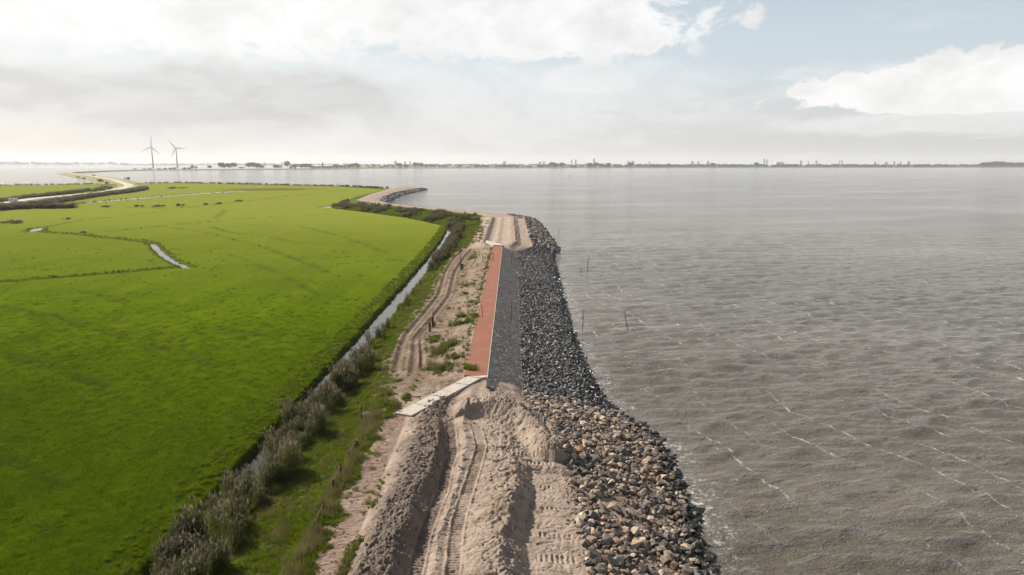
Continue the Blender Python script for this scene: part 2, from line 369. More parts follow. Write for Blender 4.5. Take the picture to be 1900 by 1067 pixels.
    c = g.mix(g.ss(n, 0.35, 0.7), (0.52, 0.455, 0.375), (0.40, 0.34, 0.275)); c = g.mix(g.m('MULTIPLY', g.ss(n2, 0.5, 0.8), 0.3), c, (0.30, 0.26, 0.21))
    M['concrete'] = finish(g, pbsdf(g, c, 0.85, 0.2, bump(g, n2, 0.3, 0.01)), m)
    M['kerb'] = simple_mat('kerb_concrete', (0.46, 0.41, 0.35), (0.30, 0.26, 0.21), 3.0)
    M['wood'] = simple_mat('weathered_wood', (0.10, 0.075, 0.05), (0.20, 0.165, 0.125), 7.0)
    M['dark_wood'] = simple_mat('dark_timber', (0.030, 0.022, 0.016), (0.065, 0.045, 0.032), 8.0)
    M['rust'] = simple_mat('rusty_rod', (0.10, 0.045, 0.022), (0.05, 0.03, 0.02), 6.0)
    M['white_paint'] = simple_mat('white_paint', (0.75, 0.75, 0.74), (0.66, 0.66, 0.64), 1.0, 0.5)
    M['turbine'] = simple_mat('turbine_paint', (0.33, 0.34, 0.35), (0.30, 0.31, 0.32), 0.05, 0.5)
    M['tyre'] = simple_mat('rubber', (0.03, 0.03, 0.03), (0.045, 0.045, 0.045), 5.0, 0.9)
    # ---- far land and buildings
    m, g = new_mat('far_land'); p = pos(g); n = g.noise(p, 0.02, 4, 0.6); n2 = g.noise(p, 0.15, 4, 0.7)
    c = g.mix(g.ss(n, 0.4, 0.65), (0.10, 0.11, 0.035), (0.16, 0.15, 0.06)); c = g.mix(g.m('MULTIPLY', g.ss(n2, 0.5, 0.7), 0.5), c, (0.05, 0.055, 0.025))
    M['far_land'] = finish(g, pbsdf(g, c, 0.9, 0.1), m)
    m, g = new_mat('sand_road'); p = pos(g); n = g.noise(p, 0.2, 4, 0.6)
    M['road'] = finish(g, pbsdf(g, g.mix(n, (0.55, 0.47, 0.36), (0.42, 0.35, 0.26)), 0.9, 0.1), m)
    M['facade_grey'] = simple_mat('facade_grey', (0.50, 0.51, 0.52), (0.44, 0.45, 0.46), 0.05, 0.8)
    M['facade_pale'] = simple_mat('facade_pale', (0.62, 0.60, 0.56), (0.52, 0.50, 0.47), 0.05, 0.8)
    M['facade_brick'] = simple_mat('facade_brick', (0.25, 0.15, 0.11), (0.20, 0.12, 0.09), 0.05, 0.8)
    M['roof'] = simple_mat('roof_tile', (0.12, 0.07, 0.05), (0.09, 0.06, 0.05), 0.2, 0.8)
    M['window'] = simple_mat('window_glass', (0.05, 0.06, 0.07), (0.07, 0.08, 0.09), 0.1, 0.2, 0.5)
make_materials()

# ------------------------------------------------------------------ lines of the place (metres)
def line(*p):
    a = np.array(p, float); return lambda y: np.interp(y, a[:, 0], a[:, 1])
L_ = line((15, -19.9), (170, -19.9), (215, -20.6), (260, -22.6), (283, -33), (305, -45.6), (343, -73), (374, -98), (381, -101), (423, -103), (492, -110), (576, -113), (679, -112), (700, -111))
WL = line((15, 11), (36.8, 11.5), (45.8, 12.5), (55, 12.8), (59, 12.3), (63, 10.5), (67.7, 9.2), (80, 8.6), (95, 8.5), (125, 9.2), (156, 10.0), (175, 10.6), (190, 12), (197, 12.4), (220, 12), (245, 11.6),
          (275, 11), (298, 9.5), (306.5, 8), (315, 3), (322.7, -3), (335, -13.5), (369, -44), (409, -71), (426, -77), (471, -82.5), (537, -86), (600, -84), (650, -81), (662, -83), (672, -92), (690, -106), (700, -108))
ST = line((255, -9), (300, -9), (312.6, -14), (342, -34), (372, -58), (426, -96), (515, -105), (610, -109), (672, -107), (700, -109.5))
T1 = line((15, -5.3), (33.9, -5.2), (36.8, -5.2), (38.9, -5.1), (42.6, -4.7), (46.2, -4.7), (49.3, -4.55), (52.5, -4.9), (57, -5.5), (60, -5.6))
T2 = line((15, -3.2), (33.9, -3.2), (36.8, -3.3), (38.9, -3.3), (42.6, -3.0), (47, -2.6), (50.2, -2.4), (53, -2.8), (57.5, -3.6), (60, -3.7))
def tr(f, off, z): return [(float(f(y)) + off, y, z) for y in (15, 33.9, 36.8, 38.9, 42.6, 47, 50.2, 53, 57)]
MIDY = (67, 174)
def mid(x, z): return [(x, y, z) for y in MIDY]
FEAT = [
    None,
    [(-17.9, 15, .6), (-17.9, 60, .6), (-18.2, 68, .5), (-18.2, 174, .5), (-18, 278, .6)],
    [(-14, 15, 1.5), (-14, 60, 1.5), (-16, 68, .95), (-16.2, 174, .95), (-16, 190, 1.2), (-16, 278, 1.2)],
    [(-10.9, 15, 2.3), (-10.85, 57, 2.3), (-14.6, 72, 1.35), (-15.2, 100, 1.35), (-15, 174, 1.4), (-13.5, 185, 1.7), (-13.5, 278, 1.7)],
    [(-9.1, 15, 2.35), (-9.1, 58, 2.35), (-10.2, 72, 1.75), (-10.2, 174, 1.8), (-10.8, 185, 2.2), (-10.8, 278, 2.2)],
    [(-8.2, 15, 3.0), (-8.1, 32, 3.0), (-7.8, 40, 3.05), (-7.5, 44, 3.05), (-7.4, 52, 2.95), (-7.6, 55.5, 2.5), (-7.4, 60, 2.65), (-8, 72, 2.1), (-8, 174, 2.2), (-9.3, 185, 2.6), (-9.3, 278, 2.5)],
    [(-6.3, 15, 3.4), (-6.3, 32, 3.28), (-6.6, 35.2, 3.2), (-6.25, 38, 3.35), (-6.3, 41, 3.2), (-5.75, 43.6, 3.15), (-5.55, 49, 3.2), (-5.95, 53, 3.0), (-6.5, 56, 2.55), (-6, 60, 2.7), (-5.9, 72, 2.65), (-5.9, 174, 2.7), (-7.8, 185, 3.2), (-7.8, 278, 3.1)],
    tr(T1, -.38, 2.28) + mid(-5.05, 2.93) + [(-6.6, 185, 2.5), (-6.6, 278, 2.4)],
    tr(T1, .38, 2.25) + mid(-4.95, 2.93) + [(-5.5, 185, 2.4), (-5.5, 278, 2.4)],
    [(float(T1(y) + T2(y)) / 2, y, 2.48) for y in (15, 36.8, 42.6, 50, 55)] + mid(-3.7, 2.93) + [(-4.3, 185, 2.65), (-4.3, 278, 2.6)],
    tr(T2, -.38, 2.25) + mid(-2.5, 2.93) + [(-3, 185, 2.4), (-3, 278, 2.4)],
    tr(T2, .38, 2.28) + mid(-2.4, 2.93) + [(-1.5, 185, 2.5), (-1.5, 278, 2.5)],
    [(-.4, 15, 3.2), (-.4, 32.7, 3.0), (-.6, 34.8, 3.2), (-.3, 37, 3.0), (-.1, 39.4, 3.2), (.3, 42.5, 3.1), (.2, 45.2, 3.0), (0, 47.2, 2.55), (0, 53, 2.35), (-1.0, 60, 2.6)] + mid(-1.3, 2.45) + [(1, 185, 3.3), (0.5, 278, 3.2)],
    [(1, 15, 2.0), (1, 34, 2.0), (.8, 37.3, 2.0), (.8, 38.6, 2.0), (1.3, 42, 2.0), (1.5, 46.0, 2.0), (1.5, 46.7, 2.38), (1.5, 53, 2.35), (.4, 61, 2.3)] + mid(0, 1.95) + [(2.5, 185, 2.3), (2.5, 278, 2.3)],
    [(4.2, 15, 2.0), (4.2, 33.7, 2.0), (4.0, 42, 2.0), (3.9, 46, 2.0), (3.8, 46.8, 2.25), (3.8, 50.7, 2.2), (2.8, 56.5, 2.1), (1.6, 61.3, 1.85), (1.1, 65, 1.5)] + mid(1.1, 1.5) + [(5.8, 185, 1.9), (5.8, 278, 1.9)],
]
FARY = (292, 306, 312.6, 325, 342, 372, 400, 426, 470, 515, 560, 610, 650, 672, 700)
ZF = {1: .5, 2: .6, 3: .65, 4: .7, 5: .75, 6: .8, 7: .85, 8: .9, 9: .95, 10: 1.0, 11: 1.05, 12: 1.1}
for k in range(1, 13):
    for y in FARY:
        a, b = float(L_(y)), float(ST(y)); up = 1.5 if y > 420 else 1.0
        FEAT[k].append((a + (b - a) * k / 13.0, y, ZF[k] * up))
for y in FARY:
    s, w = float(ST(y)), float(WL(y)); up = 1.6 if y > 420 else 1.0
    FEAT[13].append((s, y, 1.25 * up)); FEAT[14].append((s + (w - s) * 0.62, y, 1.2 * up))
FX = [L_]; FZ = [lambda y: np.full(np.shape(y), -0.35)]
for f in FEAT[1:]:
    a = np.array(f, float); a = a[np.argsort(a[:, 1], kind='stable')]
    FX.append(lambda y, a=a: np.interp(y, a[:, 1], a[:, 0])); FZ.append(lambda y, a=a: np.interp(y, a[:, 1], a[:, 2]))
FX += [WL, lambda y: WL(y) + 3.0]; FZ += [lambda y: np.full(np.shape(y), 0.0), lambda y: np.full(np.shape(y), -1.2)]
NFT = len(FX)   # 17
#            0    1    2    3    4    5    6    7    8    9    10   11   12   13   14   15  16
LUMP = np.array([[.02, .06, .10, .06, .03, .20, .24, .10, .05, .09, .05, .05, .24, .07, .08, .05, 0],
                 [.02, .06, .10, .06, .07, .10, .07, .00, 0, 0, 0, 0, 0, 0, .04, .05, 0],
                 [.02, .06, .10, .10, .10, .15, .25, .10, .08, .12, .08, .10, .30, .12, .10, .05, 0],
                 [.02, .1, .1, .1, .1, .1, .1, .1, .1, .1, .1, .1, .1, .15, .15, .05, 0]])
GRASS = np.array([[1, 1, 1, .50, .0, 0, 0, 0, 0, 0, 0, 0, 0, 0, 0, 0, 0],
                  [1, 1, 1, .55, .08, .12, .05, 0, 0, 0, 0, 0, 0, 0, 0, 0, 0],
                  [1, 1, 1, .95, .25, .05, 0, 0, 0, 0, 0, 0, 0, 0, 0, 0, 0],
                  [1, 1, 1, 1, 1, 1, 1, 1, 1, 1, 1, 1, .9, .05, 0, 0, 0]], float)
DIRT = np.array([[1, .6, .2, .25, .15, 0, 0, 0, .12, 0, .12, .12, 0, 0, .15, .6, 1],
                 [1, .6, .2, .95, .95, .70, .75, .8, .3, .3, .3, .3, .3, .3, .9, .9, 1],
                 [1, .6, .2, .3, .2, .1, .05, .1, .1, .05, .1, .1, 0, 0, .1, .6, 1],
                 [1, .6, .3, .3, .3, .3, .3, .3, .3, .3, .3, .3, .3, .15, .3, .6, 1]], float)
DARK = np.array([[0, 0, 0, 0, 0, .85, 1, .6, .2, .05, .15, .1, .3, .15, .1, .4, 1],  # damp sand, plus painted shade on the ridge plateau and steep faces
                 [0, 0, 0, 0, 0, 0, 0, 0, 0, 0, 0, 0, 0, .3, 1, 1, 1],  # last columns: ground below the stones painted dark as shade in the gaps
                 [0, 0, 0, 0, 0, .1, .6, .5, .1, .05, .1, .1, .5, .1, 0, .4, 1],
                 [0, 0, 0, 0, 0, 0, 0, 0, 0, 0, 0, 0, 0, .1, .2, .4, 1]], float)
RUTS = [([(-12.8,71.86,1.6),(-13.17,75.14,1.6),(-14.03,84.48,1.6),(-14.2,90.17,1.6),(-13.4,103.7,1.6),(-12.7,116.5,1.6),(-14.1,143.2,1.6),(-14.0,166.3,1.6),(-12.2,187.5,1.6)], .26),
        ([(-10.87,71.22,1.8),(-11.31,75.99,1.8),(-12.65,86.45,1.8),(-11.72,97.88,1.8),(-10.8,115.5,1.8),(-12.0,141.9,1.8),(-11.5,166.8,1.8),(-10.0,185.8,1.8)], .26),
        ([(-9.98,72.89,1.9),(-10.57,77.44,1.9),(-12.15,87.49,1.9),(-11.54,95.01,1.9)], .18)]
MOUND = [(-2.9, 57.6), (-1.3, 57.3), (0.3, 56.0), (1.5, 53.8), (2.5, 50.6), (2.9, 49.0)]
def dike(x, y):
    """height and ground cover of the dike at (x, y)"""
    x = np.asarray(x, float); y = np.asarray(y, float)
    wN = 1 - sst(y, 59, 67); wF = sst(y, 175, 184) * (1 - sst(y, 278, 292)); wB = sst(y, 278, 292); wM = np.clip(1 - wN - wF - wB, 0, 1)
    W4 = [wN, wM, wF, wB]
    tab = lambda T, k: sum(w * T[i][k] for i, w in enumerate(W4))
    z = np.full(x.shape, -1.2); lump = np.zeros(x.shape); gr = np.zeros(x.shape); di = np.zeros(x.shape); da = np.zeros(x.shape)
    xa = FX[0](y); za = FZ[0](y); la, ga, ia, ka = tab(LUMP, 0), tab(GRASS, 0), tab(DIRT, 0), tab(DARK, 0)
    wob = 0.25 * fbm(x / 1.7, y / 1.7, 91, 3) * (wN + wF)
    xq = x + wob * ((x > -8.6) & (x < 1.5))
    z = np.where(xq < xa, za, z)
    for k in range(1, NFT):
        xb = np.maximum(FX[k](y), xa + 0.02); zb = FZ[k](y); lb, gb, ib, kb = tab(LUMP, k), tab(GRASS, k), tab(DIRT, k), tab(DARK, k)
        m = (xq >= xa) & (xq < xb)
        t = np.clip((xq - xa) / (xb - xa), 0, 1)
        for arr, a, b in ((z, za, zb), (lump, la, lb), (gr, ga, gb), (di, ia, ib), (da, ka, kb)):
            arr[m] = (a + (b - a) * t)[m] if np.ndim(a) or np.ndim(b) else 0
        xa, za, la, ga, ia, ka = xb, zb, lb, gb, ib, kb
    near = wN > 0.02
    # piled edge of the cut
    d, _ = seg_dist(x, y, MOUND); inside = np.hypot(x + 0.6, (y - 48.6)) < np.interp(np.arctan2(x + 0.6, y - 48.6), [-0.6, -.3, 0, .6, 1.0, 1.5], [8.9, 8.8, 8.2, 6.2, 4.2, 3.5])
    md = np.where(inside, 1 - sst(d, 0, 1.7), 1 - sst(d, 0, 3.2)) * (y > 47.6)
    par_h = 1.35 * md
    z = z + par_h; lump = np.maximum(lump, 0.16 * sst(md, .1, .6)); da = np.maximum(da, .55 * md * inside)  # inner face of the pile gets its shade painted in as darker sand
    # clods and slumps
    n1 = fbm(x / 1.9, y / 1.9, 3, 4, .55); n2 = 1 - 2 * np.abs(fbm(x / .8, y / 1.1, 21, 3, .5)); n3 = fbm(x / .28, y / .28, 33, 3, .6)
    z = z + lump * (1.3 * n1 + .8 * (n2 - .55) + .62 * n3 + .5 * fbm(x / .13, y / .13, 35, 2))
    gul = np.abs(fbm(x / 2.6, y / 1.0, 55, 3)); z = z - lump * .9 * (1 - sst(gul, 0, .10)) * (wN + .5 * wF)
    # machine tracks
    for f in (T1, T2):
        u = (x - f(y)) / .36; inn = (1 - sst(np.abs(u), .85, 1.05)) * (1 - sst(y, 55.5, 58.5)) * sst(pn(x * .2, y * .25, 8), -.75, -.2)
        ph = 2 * np.pi * (y + .05 * pn(x * 2, y * 2, 4)) / .27
        z = z + inn * (.055 * np.tanh(2.2 * np.sin(ph)) - .05)
        edge = np.exp(-((np.abs(u) - 1.25) / .22) ** 2) * (1 - sst(y, 52, 56.5)); z = z + edge * .09 * (1 + pn(x * .9, y * .9, 6))
        di = np.maximum(di, inn * .28)
    for (y0, hw, x0, x1, sl) in ((33.4, .28, 1.2, 4.0, -.10), (35.3, .42, 1.2, 3.9, -.12), (37.8, .25, 1.4, 3.8, -.12), (41.0, .20, 1.8, 3.0, -.05), (43.9, .22, 1.8, 2.9, -.05), (48.4, .36, -.4, 2.3, .03), (47.1, .26, .9, 3.2, .02)):
        v = np.abs(y - y0 - sl * (x - 2.5)) / hw
        inn = (1 - sst(v, .75, 1.0)) * sst(x, x0, x0 + .3) * (1 - sst(x, x1 - .3, x1))
        z = z + inn * (.05 * np.tanh(2 * np.sin(2 * np.pi * x / .30)) - .03)
    for pts, hw in RUTS:
        d, s = seg_dist(x, y, pts); k = np.exp(-(d / (hw * 1.15)) ** 2) * wM
        z = z - .22 * k + .09 * np.exp(-((d - hw * 2.2) / (hw * .8)) ** 2) * wM
        di = np.maximum(di, 1.0 * k); da = np.maximum(da, .5 * k); gr = gr * (1 - .9 * np.exp(-(d / (hw * 2.2)) ** 2) * wM)
    # ragged edges of the vegetation
    nz = fbm(x / 1.3, y / 1.6, 77, 4, .6)
    gr = sst(gr + .55 * nz * (gr > .001) * (gr < .999), .35, .65)
    return z, gr, np.clip(di + (.3 + .5 * wM) * n1 * (di > .02), 0, 1), np.clip(da + .5 * n1 * (da > .02), 0, 1), wM

YFAR = [(-605.6,767.6,0.4),(-569.6,767.6,0.4),(-495.7,819.0,0.4),(-459.4,865.4,0.4),(-426.2,890.6,0.4),(-280.9,808.2,0.4),(-181.3,748.8,0.4),(-121.2,674.3,0.4),(-94.9,638.9,0.4)]
YFA = np.array(YFAR)
DITCHES = [([(-107.6,203.5,0.5),(-98.8,189.1,0.5),(-90.1,175.5,0.5),(-81.6,163.7,0.5),(-74.2,155.0,0.5)], .55, 1.0),
           ([(-169.7,241.7,0.5),(-176.2,254.1,0.5),(-162.9,237.8,0.5),(-151.6,232.2,0.5),(-145.3,229.5,0.5),(-132.5,220.1,0.5),(-117.7,212.2,0.5),(-107.6,203.5,0.5)], .45, .7),
           ([(-169.7,241.7,0.5),(-173.1,247.7,0.5),(-176.2,254.1,0.5)], 1.4, .9),
           ([(-106.7,131.8,0.5),(-103.1,135.5,0.5),(-95.8,140.8,0.5),(-87.8,146.4,0.5),(-78.0,155.0,0.5),(-74.9,155.0,0.5)], .50, .8),
           ([(-264.3,395.0,0.5),(-259.6,441.3,0.5),(-254.5,499.7,0.5),(-247.5,554.7,0.5),(-230.8,604.5,0.5)], 4.5, .9),
           ([(-105.1,382.5,0.5),(-100.3,380.0,0.5),(-94.7,370.7,0.5)], 3.0, .9)]
ROUGH = [([(-169.5,236.8,0.6),(-177.3,264.3,0.6),(-181.2,287.3,0.6),(-178.4,314.6,0.6),(-174.7,341.7,0.6),(-177.3,366.8,0.6),(-170.8,426.9,0.6),(-165.3,514.6,0.6),(-150.5,620.5,0.6)], 1.6),
         ([(-141.6,238.7,0.6),(-129.7,274.1,0.6),(-115.4,298.9,0.6),(-96.1,313.0,0.6),(-85.3,328.5,0.6)], 1.2), ([(-125.9,253.0,0.6),(-106.7,236.8,0.6),(-85.4,211.3,0.6),(-67.7,189.5,0.6),(-51.2,164.9,0.6),(-37.2,142.9,0.6)], 1.0),
         ([(-118.9,264.3,0.6),(-96.6,234.9,0.6),(-78.7,220.9,0.6),(-62.7,202.6,0.6)], .8), ([(-211.1,378.4,0.6),(-188.5,369.1,0.6),(-181.7,376.0,0.6)], 2.5), ([(-129.5,298.9,0.6),(-150.0,360.2,0.6)], 1.2),
         ([(-85.6,111.7,0.6),(-68.5,102.1,0.6),(-53.84,92.03,0.6),(-42.01,82.98,0.6),(-32.04,75.07,0.6)], 1.0), ([(-80.6,125.5,0.6),(-62.6,112.6,0.6),(-45.33,98.14,0.6),(-35.15,92.03,0.6)], 1.0), ([(-64.36,82.98,0.6),(-57.83,79.4,0.6),(-51.14,75.07,0.6),(-40.75,67.62,0.6)], .8), ([(-41.38,51.83,0.6),(-37.39,49.85,0.6),(-30.39,44.66,0.6)], .6), ([(-75.9,180.2,0.6),(-54.6,151.9,0.6),(-35.5,122.8,0.6)], .9), ([(-80.0,259.7,0.6),(-54.2,220.9,0.6),(-32.9,180.2,0.6)], 1.0)]
def meadow(x, y):
    x = np.asarray(x, float); y = np.asarray(y, float)
    z = .66 + .07 * fbm(x / 18, y / 18, 5, 3) + .045 * fbm(x / 2.4, y / 2.4, 6, 3)
    rough = np.zeros(x.shape)
    dl = L_(y) - x + .35 * fbm(x / 2.0, y / 2.5, 12, 3)
    slant = np.interp(y, [255, 275, 372, 382], [1, 1.6, 1.6, 1])
    b = np.interp(dl / slant, [-1, 0, .6, 1.5, 2.1, 3.0], [1, 1, 1, .80, .10, 0])
    z = z - b * 1.12 * (y < 382); rough = np.maximum(rough, sst(b, .02, .35))
    rough = np.maximum(rough, .75 * np.exp(-((dl - 3.6) / 1.5) ** 2) * sst(fbm(x / 1.5, y / 2.2, 40, 3), -.1, .2))
    for pts, hw, dep in DITCHES:
        d, _ = seg_dist(x, y, pts); d = d + .3 * fbm(x / 2, y / 2, 13, 3) * min(1, hw)
        z = z - dep * .62 * (1 - sst(d, hw * .8, hw + .9)); rough = np.maximum(rough, 1 - sst(d, hw + .3, hw + 1.7))
    for pts, hw in ROUGH:
        d, _ = seg_dist(x, y, pts); r = (1 - sst(d, hw * .3, hw * 1.6)) * sst(fbm(x / 6, y / 6, 41, 3), -.35, .15)
        z = z - .12 * r; rough = np.maximum(rough, .8 * r)
    yf = np.interp(x, YFA[:, 0], YFA[:, 1])
    z = z - 3.0 * sst(y - yf, 0, 12)
    rough = np.maximum(rough, .7 * sst(y - yf, -45, -25))
    br = np.exp(-(((x + 225) / 45) ** 2 + ((y - 640) / 26) ** 2) ** 2)
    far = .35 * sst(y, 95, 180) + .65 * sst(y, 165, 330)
    return z, rough, br * .9, far

# ------------------------------------------------------------------ ground meshes
def build_ground():
    # dike
    ys = [16.0]
    while ys[-1] < 700:
        y = ys[-1]; ys.append(y + (.3 if y < 29 else .055 if y < 50 else .075 if y < 66 else .34 * y / 66))
    ys = np.array(ys); NC = [8, 14, 18, 40, 18, 36, 20, 12, 10, 10, 12, 38, 26, 64, 36, 6]
    fx = np.stack([f(ys) for f in FX], 1)
    for k in range(1, NFT): fx[:, k] = np.maximum(fx[:, k], fx[:, k - 1] + .02)
    cols = [fx[:, k:k + 1] + (fx[:, k + 1:k + 2] - fx[:, k:k + 1]) * (np.arange(n) / n)[None, :] for k, n in enumerate(NC)] + [fx[:, -1:]]
    Xg = np.concatenate(cols, 1); Yg = np.repeat(ys[:, None], Xg.shape[1], 1)
    z, gr, di, da, _ = dike(Xg, Yg)
    me = mesh_np('dike', np.stack([Xg, Yg, z], -1).reshape(-1, 3), grid_faces(*Xg.shape), M['dike'], True, {'zone': np.stack([gr, di, da], -1).reshape(-1, 3)})
    tag(link('dike_terrain', me), 'sandy dike body with rutted sand, grassy verge and dirt track', kind='structure')
    # meadow
    q = np.linspace(1 / 31.0, 1 / 1010.0, 600); ys = np.concatenate([np.linspace(16, 30.8, 40), 1 / q])
    xr = L_(ys); xl = -1.05 * ys - 10
    c = np.linspace(0, 1, 400)
    A = xl[:, None] + (xr - 5 - xl)[:, None] * c[None, :]
    B = xr[:, None] + np.linspace(-5, 0, 26)[None, 1:]
    Xg = np.concatenate([A, B], 1); Yg = np.repeat(ys[:, None], Xg.shape[1], 1)
    z, ro, br, far = meadow(Xg, Yg)
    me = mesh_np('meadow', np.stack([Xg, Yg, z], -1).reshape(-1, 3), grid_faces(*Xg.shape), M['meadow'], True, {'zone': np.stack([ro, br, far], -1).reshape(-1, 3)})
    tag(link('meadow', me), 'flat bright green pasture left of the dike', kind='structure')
    # lake
    q = np.linspace(1 / 34.0, 1 / 9000.0, 560); ys = np.concatenate([np.linspace(16, 33.8, 50), 1 / q, [12000, 17000]])
    t = np.linspace(-1.15, 1.15, 820); Xg = ys[:, None] * t[None, :]; Yg = np.repeat(ys[:, None], len(t), 1)
    sp = np.maximum(np.gradient(ys)[:, None] * np.ones_like(Xg), 0)
    z = np.zeros_like(Xg); rs = np.random.default_rng(5)
    for i in range(26):
        lam = 1.5 * (8.0 / 1.5) ** (i / 25); a = .0155 * lam * rs.uniform(.5, 1.1) * (.60 if lam < 3 else max(.14, .60 - .12 * (lam - 3)))
        an = math.atan2(-.971, .24) + rs.normal(0, .33); k = 2 * np.pi / lam
        ph = k * (math.cos(an) * Xg + math.sin(an) * Yg) + rs.uniform(0, 6.28) + 1.2 * pn(Xg / 37, Yg / 37, 60 + i)
        z += a * (np.sin(ph) + .25 * np.cos(2 * ph)) * np.clip(lam / (3.2 * sp) - .35, 0, 1)
    wl = WL(Yg); land = (Xg < wl - 1.5) & (Yg < 676)
    sh = np.clip(1.15 - (Xg - wl) / 3.0, 0, 1) * (Xg > wl - 2) * (Yg < 320) * sst(fbm(Xg / 5, Yg / 5, 71, 2), -.30, .20)
    z = np.where(land, -1.6, z * np.clip((Xg - wl) / 4, .35, 1) * (Yg < 700) + z * (Yg >= 700))
    me = mesh_np('lake', np.stack([Xg, Yg, z], -1).reshape(-1, 3), grid_faces(*Xg.shape), M['lake'], True, {'shore': sh.ravel()})
    tag(link('lake_water', me), 'wide choppy grey brown lake with foam streaks', kind='structure')
build_ground()

def ribbon(name, left, right, material, zoff=0.0, prof=None):
    """sheet between two equally long lists of (x, y, z)"""
    l = np.array(left, float); r = np.array(right, float); prof = prof or [(0, 0), (1, 0)]
    V = np.stack([l + (r - l) * t + np.array([0, 0, zoff + dz]) for t, dz in prof], 1)
    return mesh_np(name, V.reshape(-1, 3), grid_faces(V.shape[0], V.shape[1]), material, False)
def offset_line(pts, hw, z):
    p = np.array(pts, float)[:, :2]; d = np.gradient(p, axis=0); d /= np.linalg.norm(d, axis=1)[:, None]; n = np.stack([-d[:, 1], d[:, 0]], 1)
    a = np.column_stack([p + n * hw, np.full(len(p), z)]); b = np.column_stack([p - n * hw, np.full(len(p), z)]); return a, b
def dense(pts, step):
    p = np.array(pts, float)[:, :2]; s = np.concatenate([[0], np.cumsum(np.hypot(*np.diff(p, axis=0).T))]); n = max(2, int(s[-1] / step) + 1)
    q = np.linspace(0, s[-1], n); return np.column_stack([np.interp(q, s, p[:, 0]), np.interp(q, s, p[:, 1])])

yy = np.concatenate([np.arange(16, 250, 2.0), np.arange(250, 379, 3.0)])
wdt = np.interp(yy, [16, 250, 270, 379], [1.9, 1.9, 3.5, 4.5])
me = ribbon('ditch_water', np.column_stack([L_(yy) - wdt, yy, np.full(len(yy), -.08)]), np.column_stack([L_(yy) + 1.2, yy, np.full(len(yy), -.08)]), M['ditch'])
tag(link('ditch_water', me), 'narrow straight ditch of still water between meadow and reeds', kind='structure')
for (pts, hw, dep), lb in zip(DITCHES, ('short bright bend of ditch water in the left pasture', None, 'tiny pool of ditch water at the far left field corner', None,
                                        'long thin canal shining across the far pasture', 'small pool of water at the tip of the reed belt')):
    if lb:
        dl = dense(pts, 2.0); a, b = offset_line(dl, hw + (.35 if hw < 1 else .55), (.52 if hw > 4 else .36) if dep > .85 else .2)
        tag(link('ditch_water', ribbon('field_ditch', a, b, M['ditch'])), lb, kind='structure')

# ------------------------------------------------------------------ scattering (for what nobody could count)
def scatter(name, P, rot, scl, idx, protos, parent=None, label=None, kind='stuff'):
    P = np.asarray(P, np.float32); n = len(P)
    col = bpy.data.collections.new(name + '_shapes')
    for i, me in enumerate(protos): col.objects.link(bpy.data.objects.new('%s_shape_%02d' % (name, i), me))
    me = bpy.data.meshes.new(name); me.vertices.add(n); me.vertices.foreach_set('co', P.ravel())
    for an, arr, ty in (('rot', rot, 'FLOAT_VECTOR'), ('scl', scl, 'FLOAT_VECTOR')):
        arr = np.asarray(arr, np.float32)
        if arr.ndim == 1: arr = np.repeat(arr[:, None], 3, 1)
        me.attributes.new(an, ty, 'POINT').data.foreach_set('vector', np.ascontiguousarray(arr).ravel())
    me.attributes.new('pick', 'INT', 'POINT').data.foreach_set('value', np.asarray(idx, np.int32))
    o = link(name, me, parent)
    ng = bpy.data.node_groups.new(name, 'GeometryNodeTree')
    ng.interface.new_socket('Geometry', in_out='INPUT', socket_type='NodeSocketGeometry'); ng.interface.new_socket('Geometry', in_out='OUTPUT', socket_type='NodeSocketGeometry')
    N = ng.nodes; gi = N.new('NodeGroupInput'); go = N.new('NodeGroupOutput'); ci = N.new('GeometryNodeCollectionInfo')
    ci.inputs['Collection'].default_value = col; ci.inputs['Separate Children'].default_value = True; ci.inputs['Reset Children'].default_value = True
    ip = N.new('GeometryNodeInstanceOnPoints'); ip.inputs['Pick Instance'].default_value = True
    def na(nm, ty): 
        a = N.new('GeometryNodeInputNamedAttribute'); a.data_type = ty; a.inputs['Name'].default_value = nm; return a.outputs['Attribute']
    lk = ng.links.new; lk(gi.outputs[0], ip.inputs['Points']); lk(ci.outputs[0], ip.inputs['Instance']); lk(na('pick', 'INT'), ip.inputs['Instance Index'])
    e2r = N.new('FunctionNodeEulerToRotation'); lk(na('rot', 'FLOAT_VECTOR'), e2r.inputs[0]); lk(e2r.outputs[0], ip.inputs['Rotation'])
    lk(na('scl', 'FLOAT_VECTOR'), ip.inputs['Scale']); lk(ip.outputs[0], go.inputs[0])
    o.modifiers.new('scatter', 'NODES').node_group = ng
    return tag(o, label, kind=kind)

def blade_patch(name, n, rad, h0, h1, w, lean, material, seed, curl=.35):
    r = np.random.default_rng(seed); V = []; F = []
    for i in range(n):
        a, d = r.uniform(0, 6.283), rad * math.sqrt(r.uniform()); bx, by = d * math.cos(a), d * math.sin(a); h = r.uniform(h0, h1)
        th = r.uniform(0, 6.283); wx, wy = math.cos(th) * w / 2, math.sin(th) * w / 2; la = r.uniform(0, 6.283); l = r.uniform(.2, 1) * lean * h
        mx, my = bx + math.cos(la) * l * curl, by + math.sin(la) * l * curl; tx, ty = bx + math.cos(la) * l, by + math.sin(la) * l; k = len(V)
        V += [(bx - wx, by - wy, -.03), (bx + wx, by + wy, -.03), (mx + wx * .8, my + wy * .8, h * .6), (mx - wx * .8, my - wy * .8, h * .6), (tx + wx * .15, ty + wy * .15, h), (tx - wx * .15, ty - wy * .15, h)]
        F += [(k, k + 1, k + 2, k + 3), (k + 3, k + 2, k + 4, k + 5)]
    return mesh_np(name, V, F, material, False)
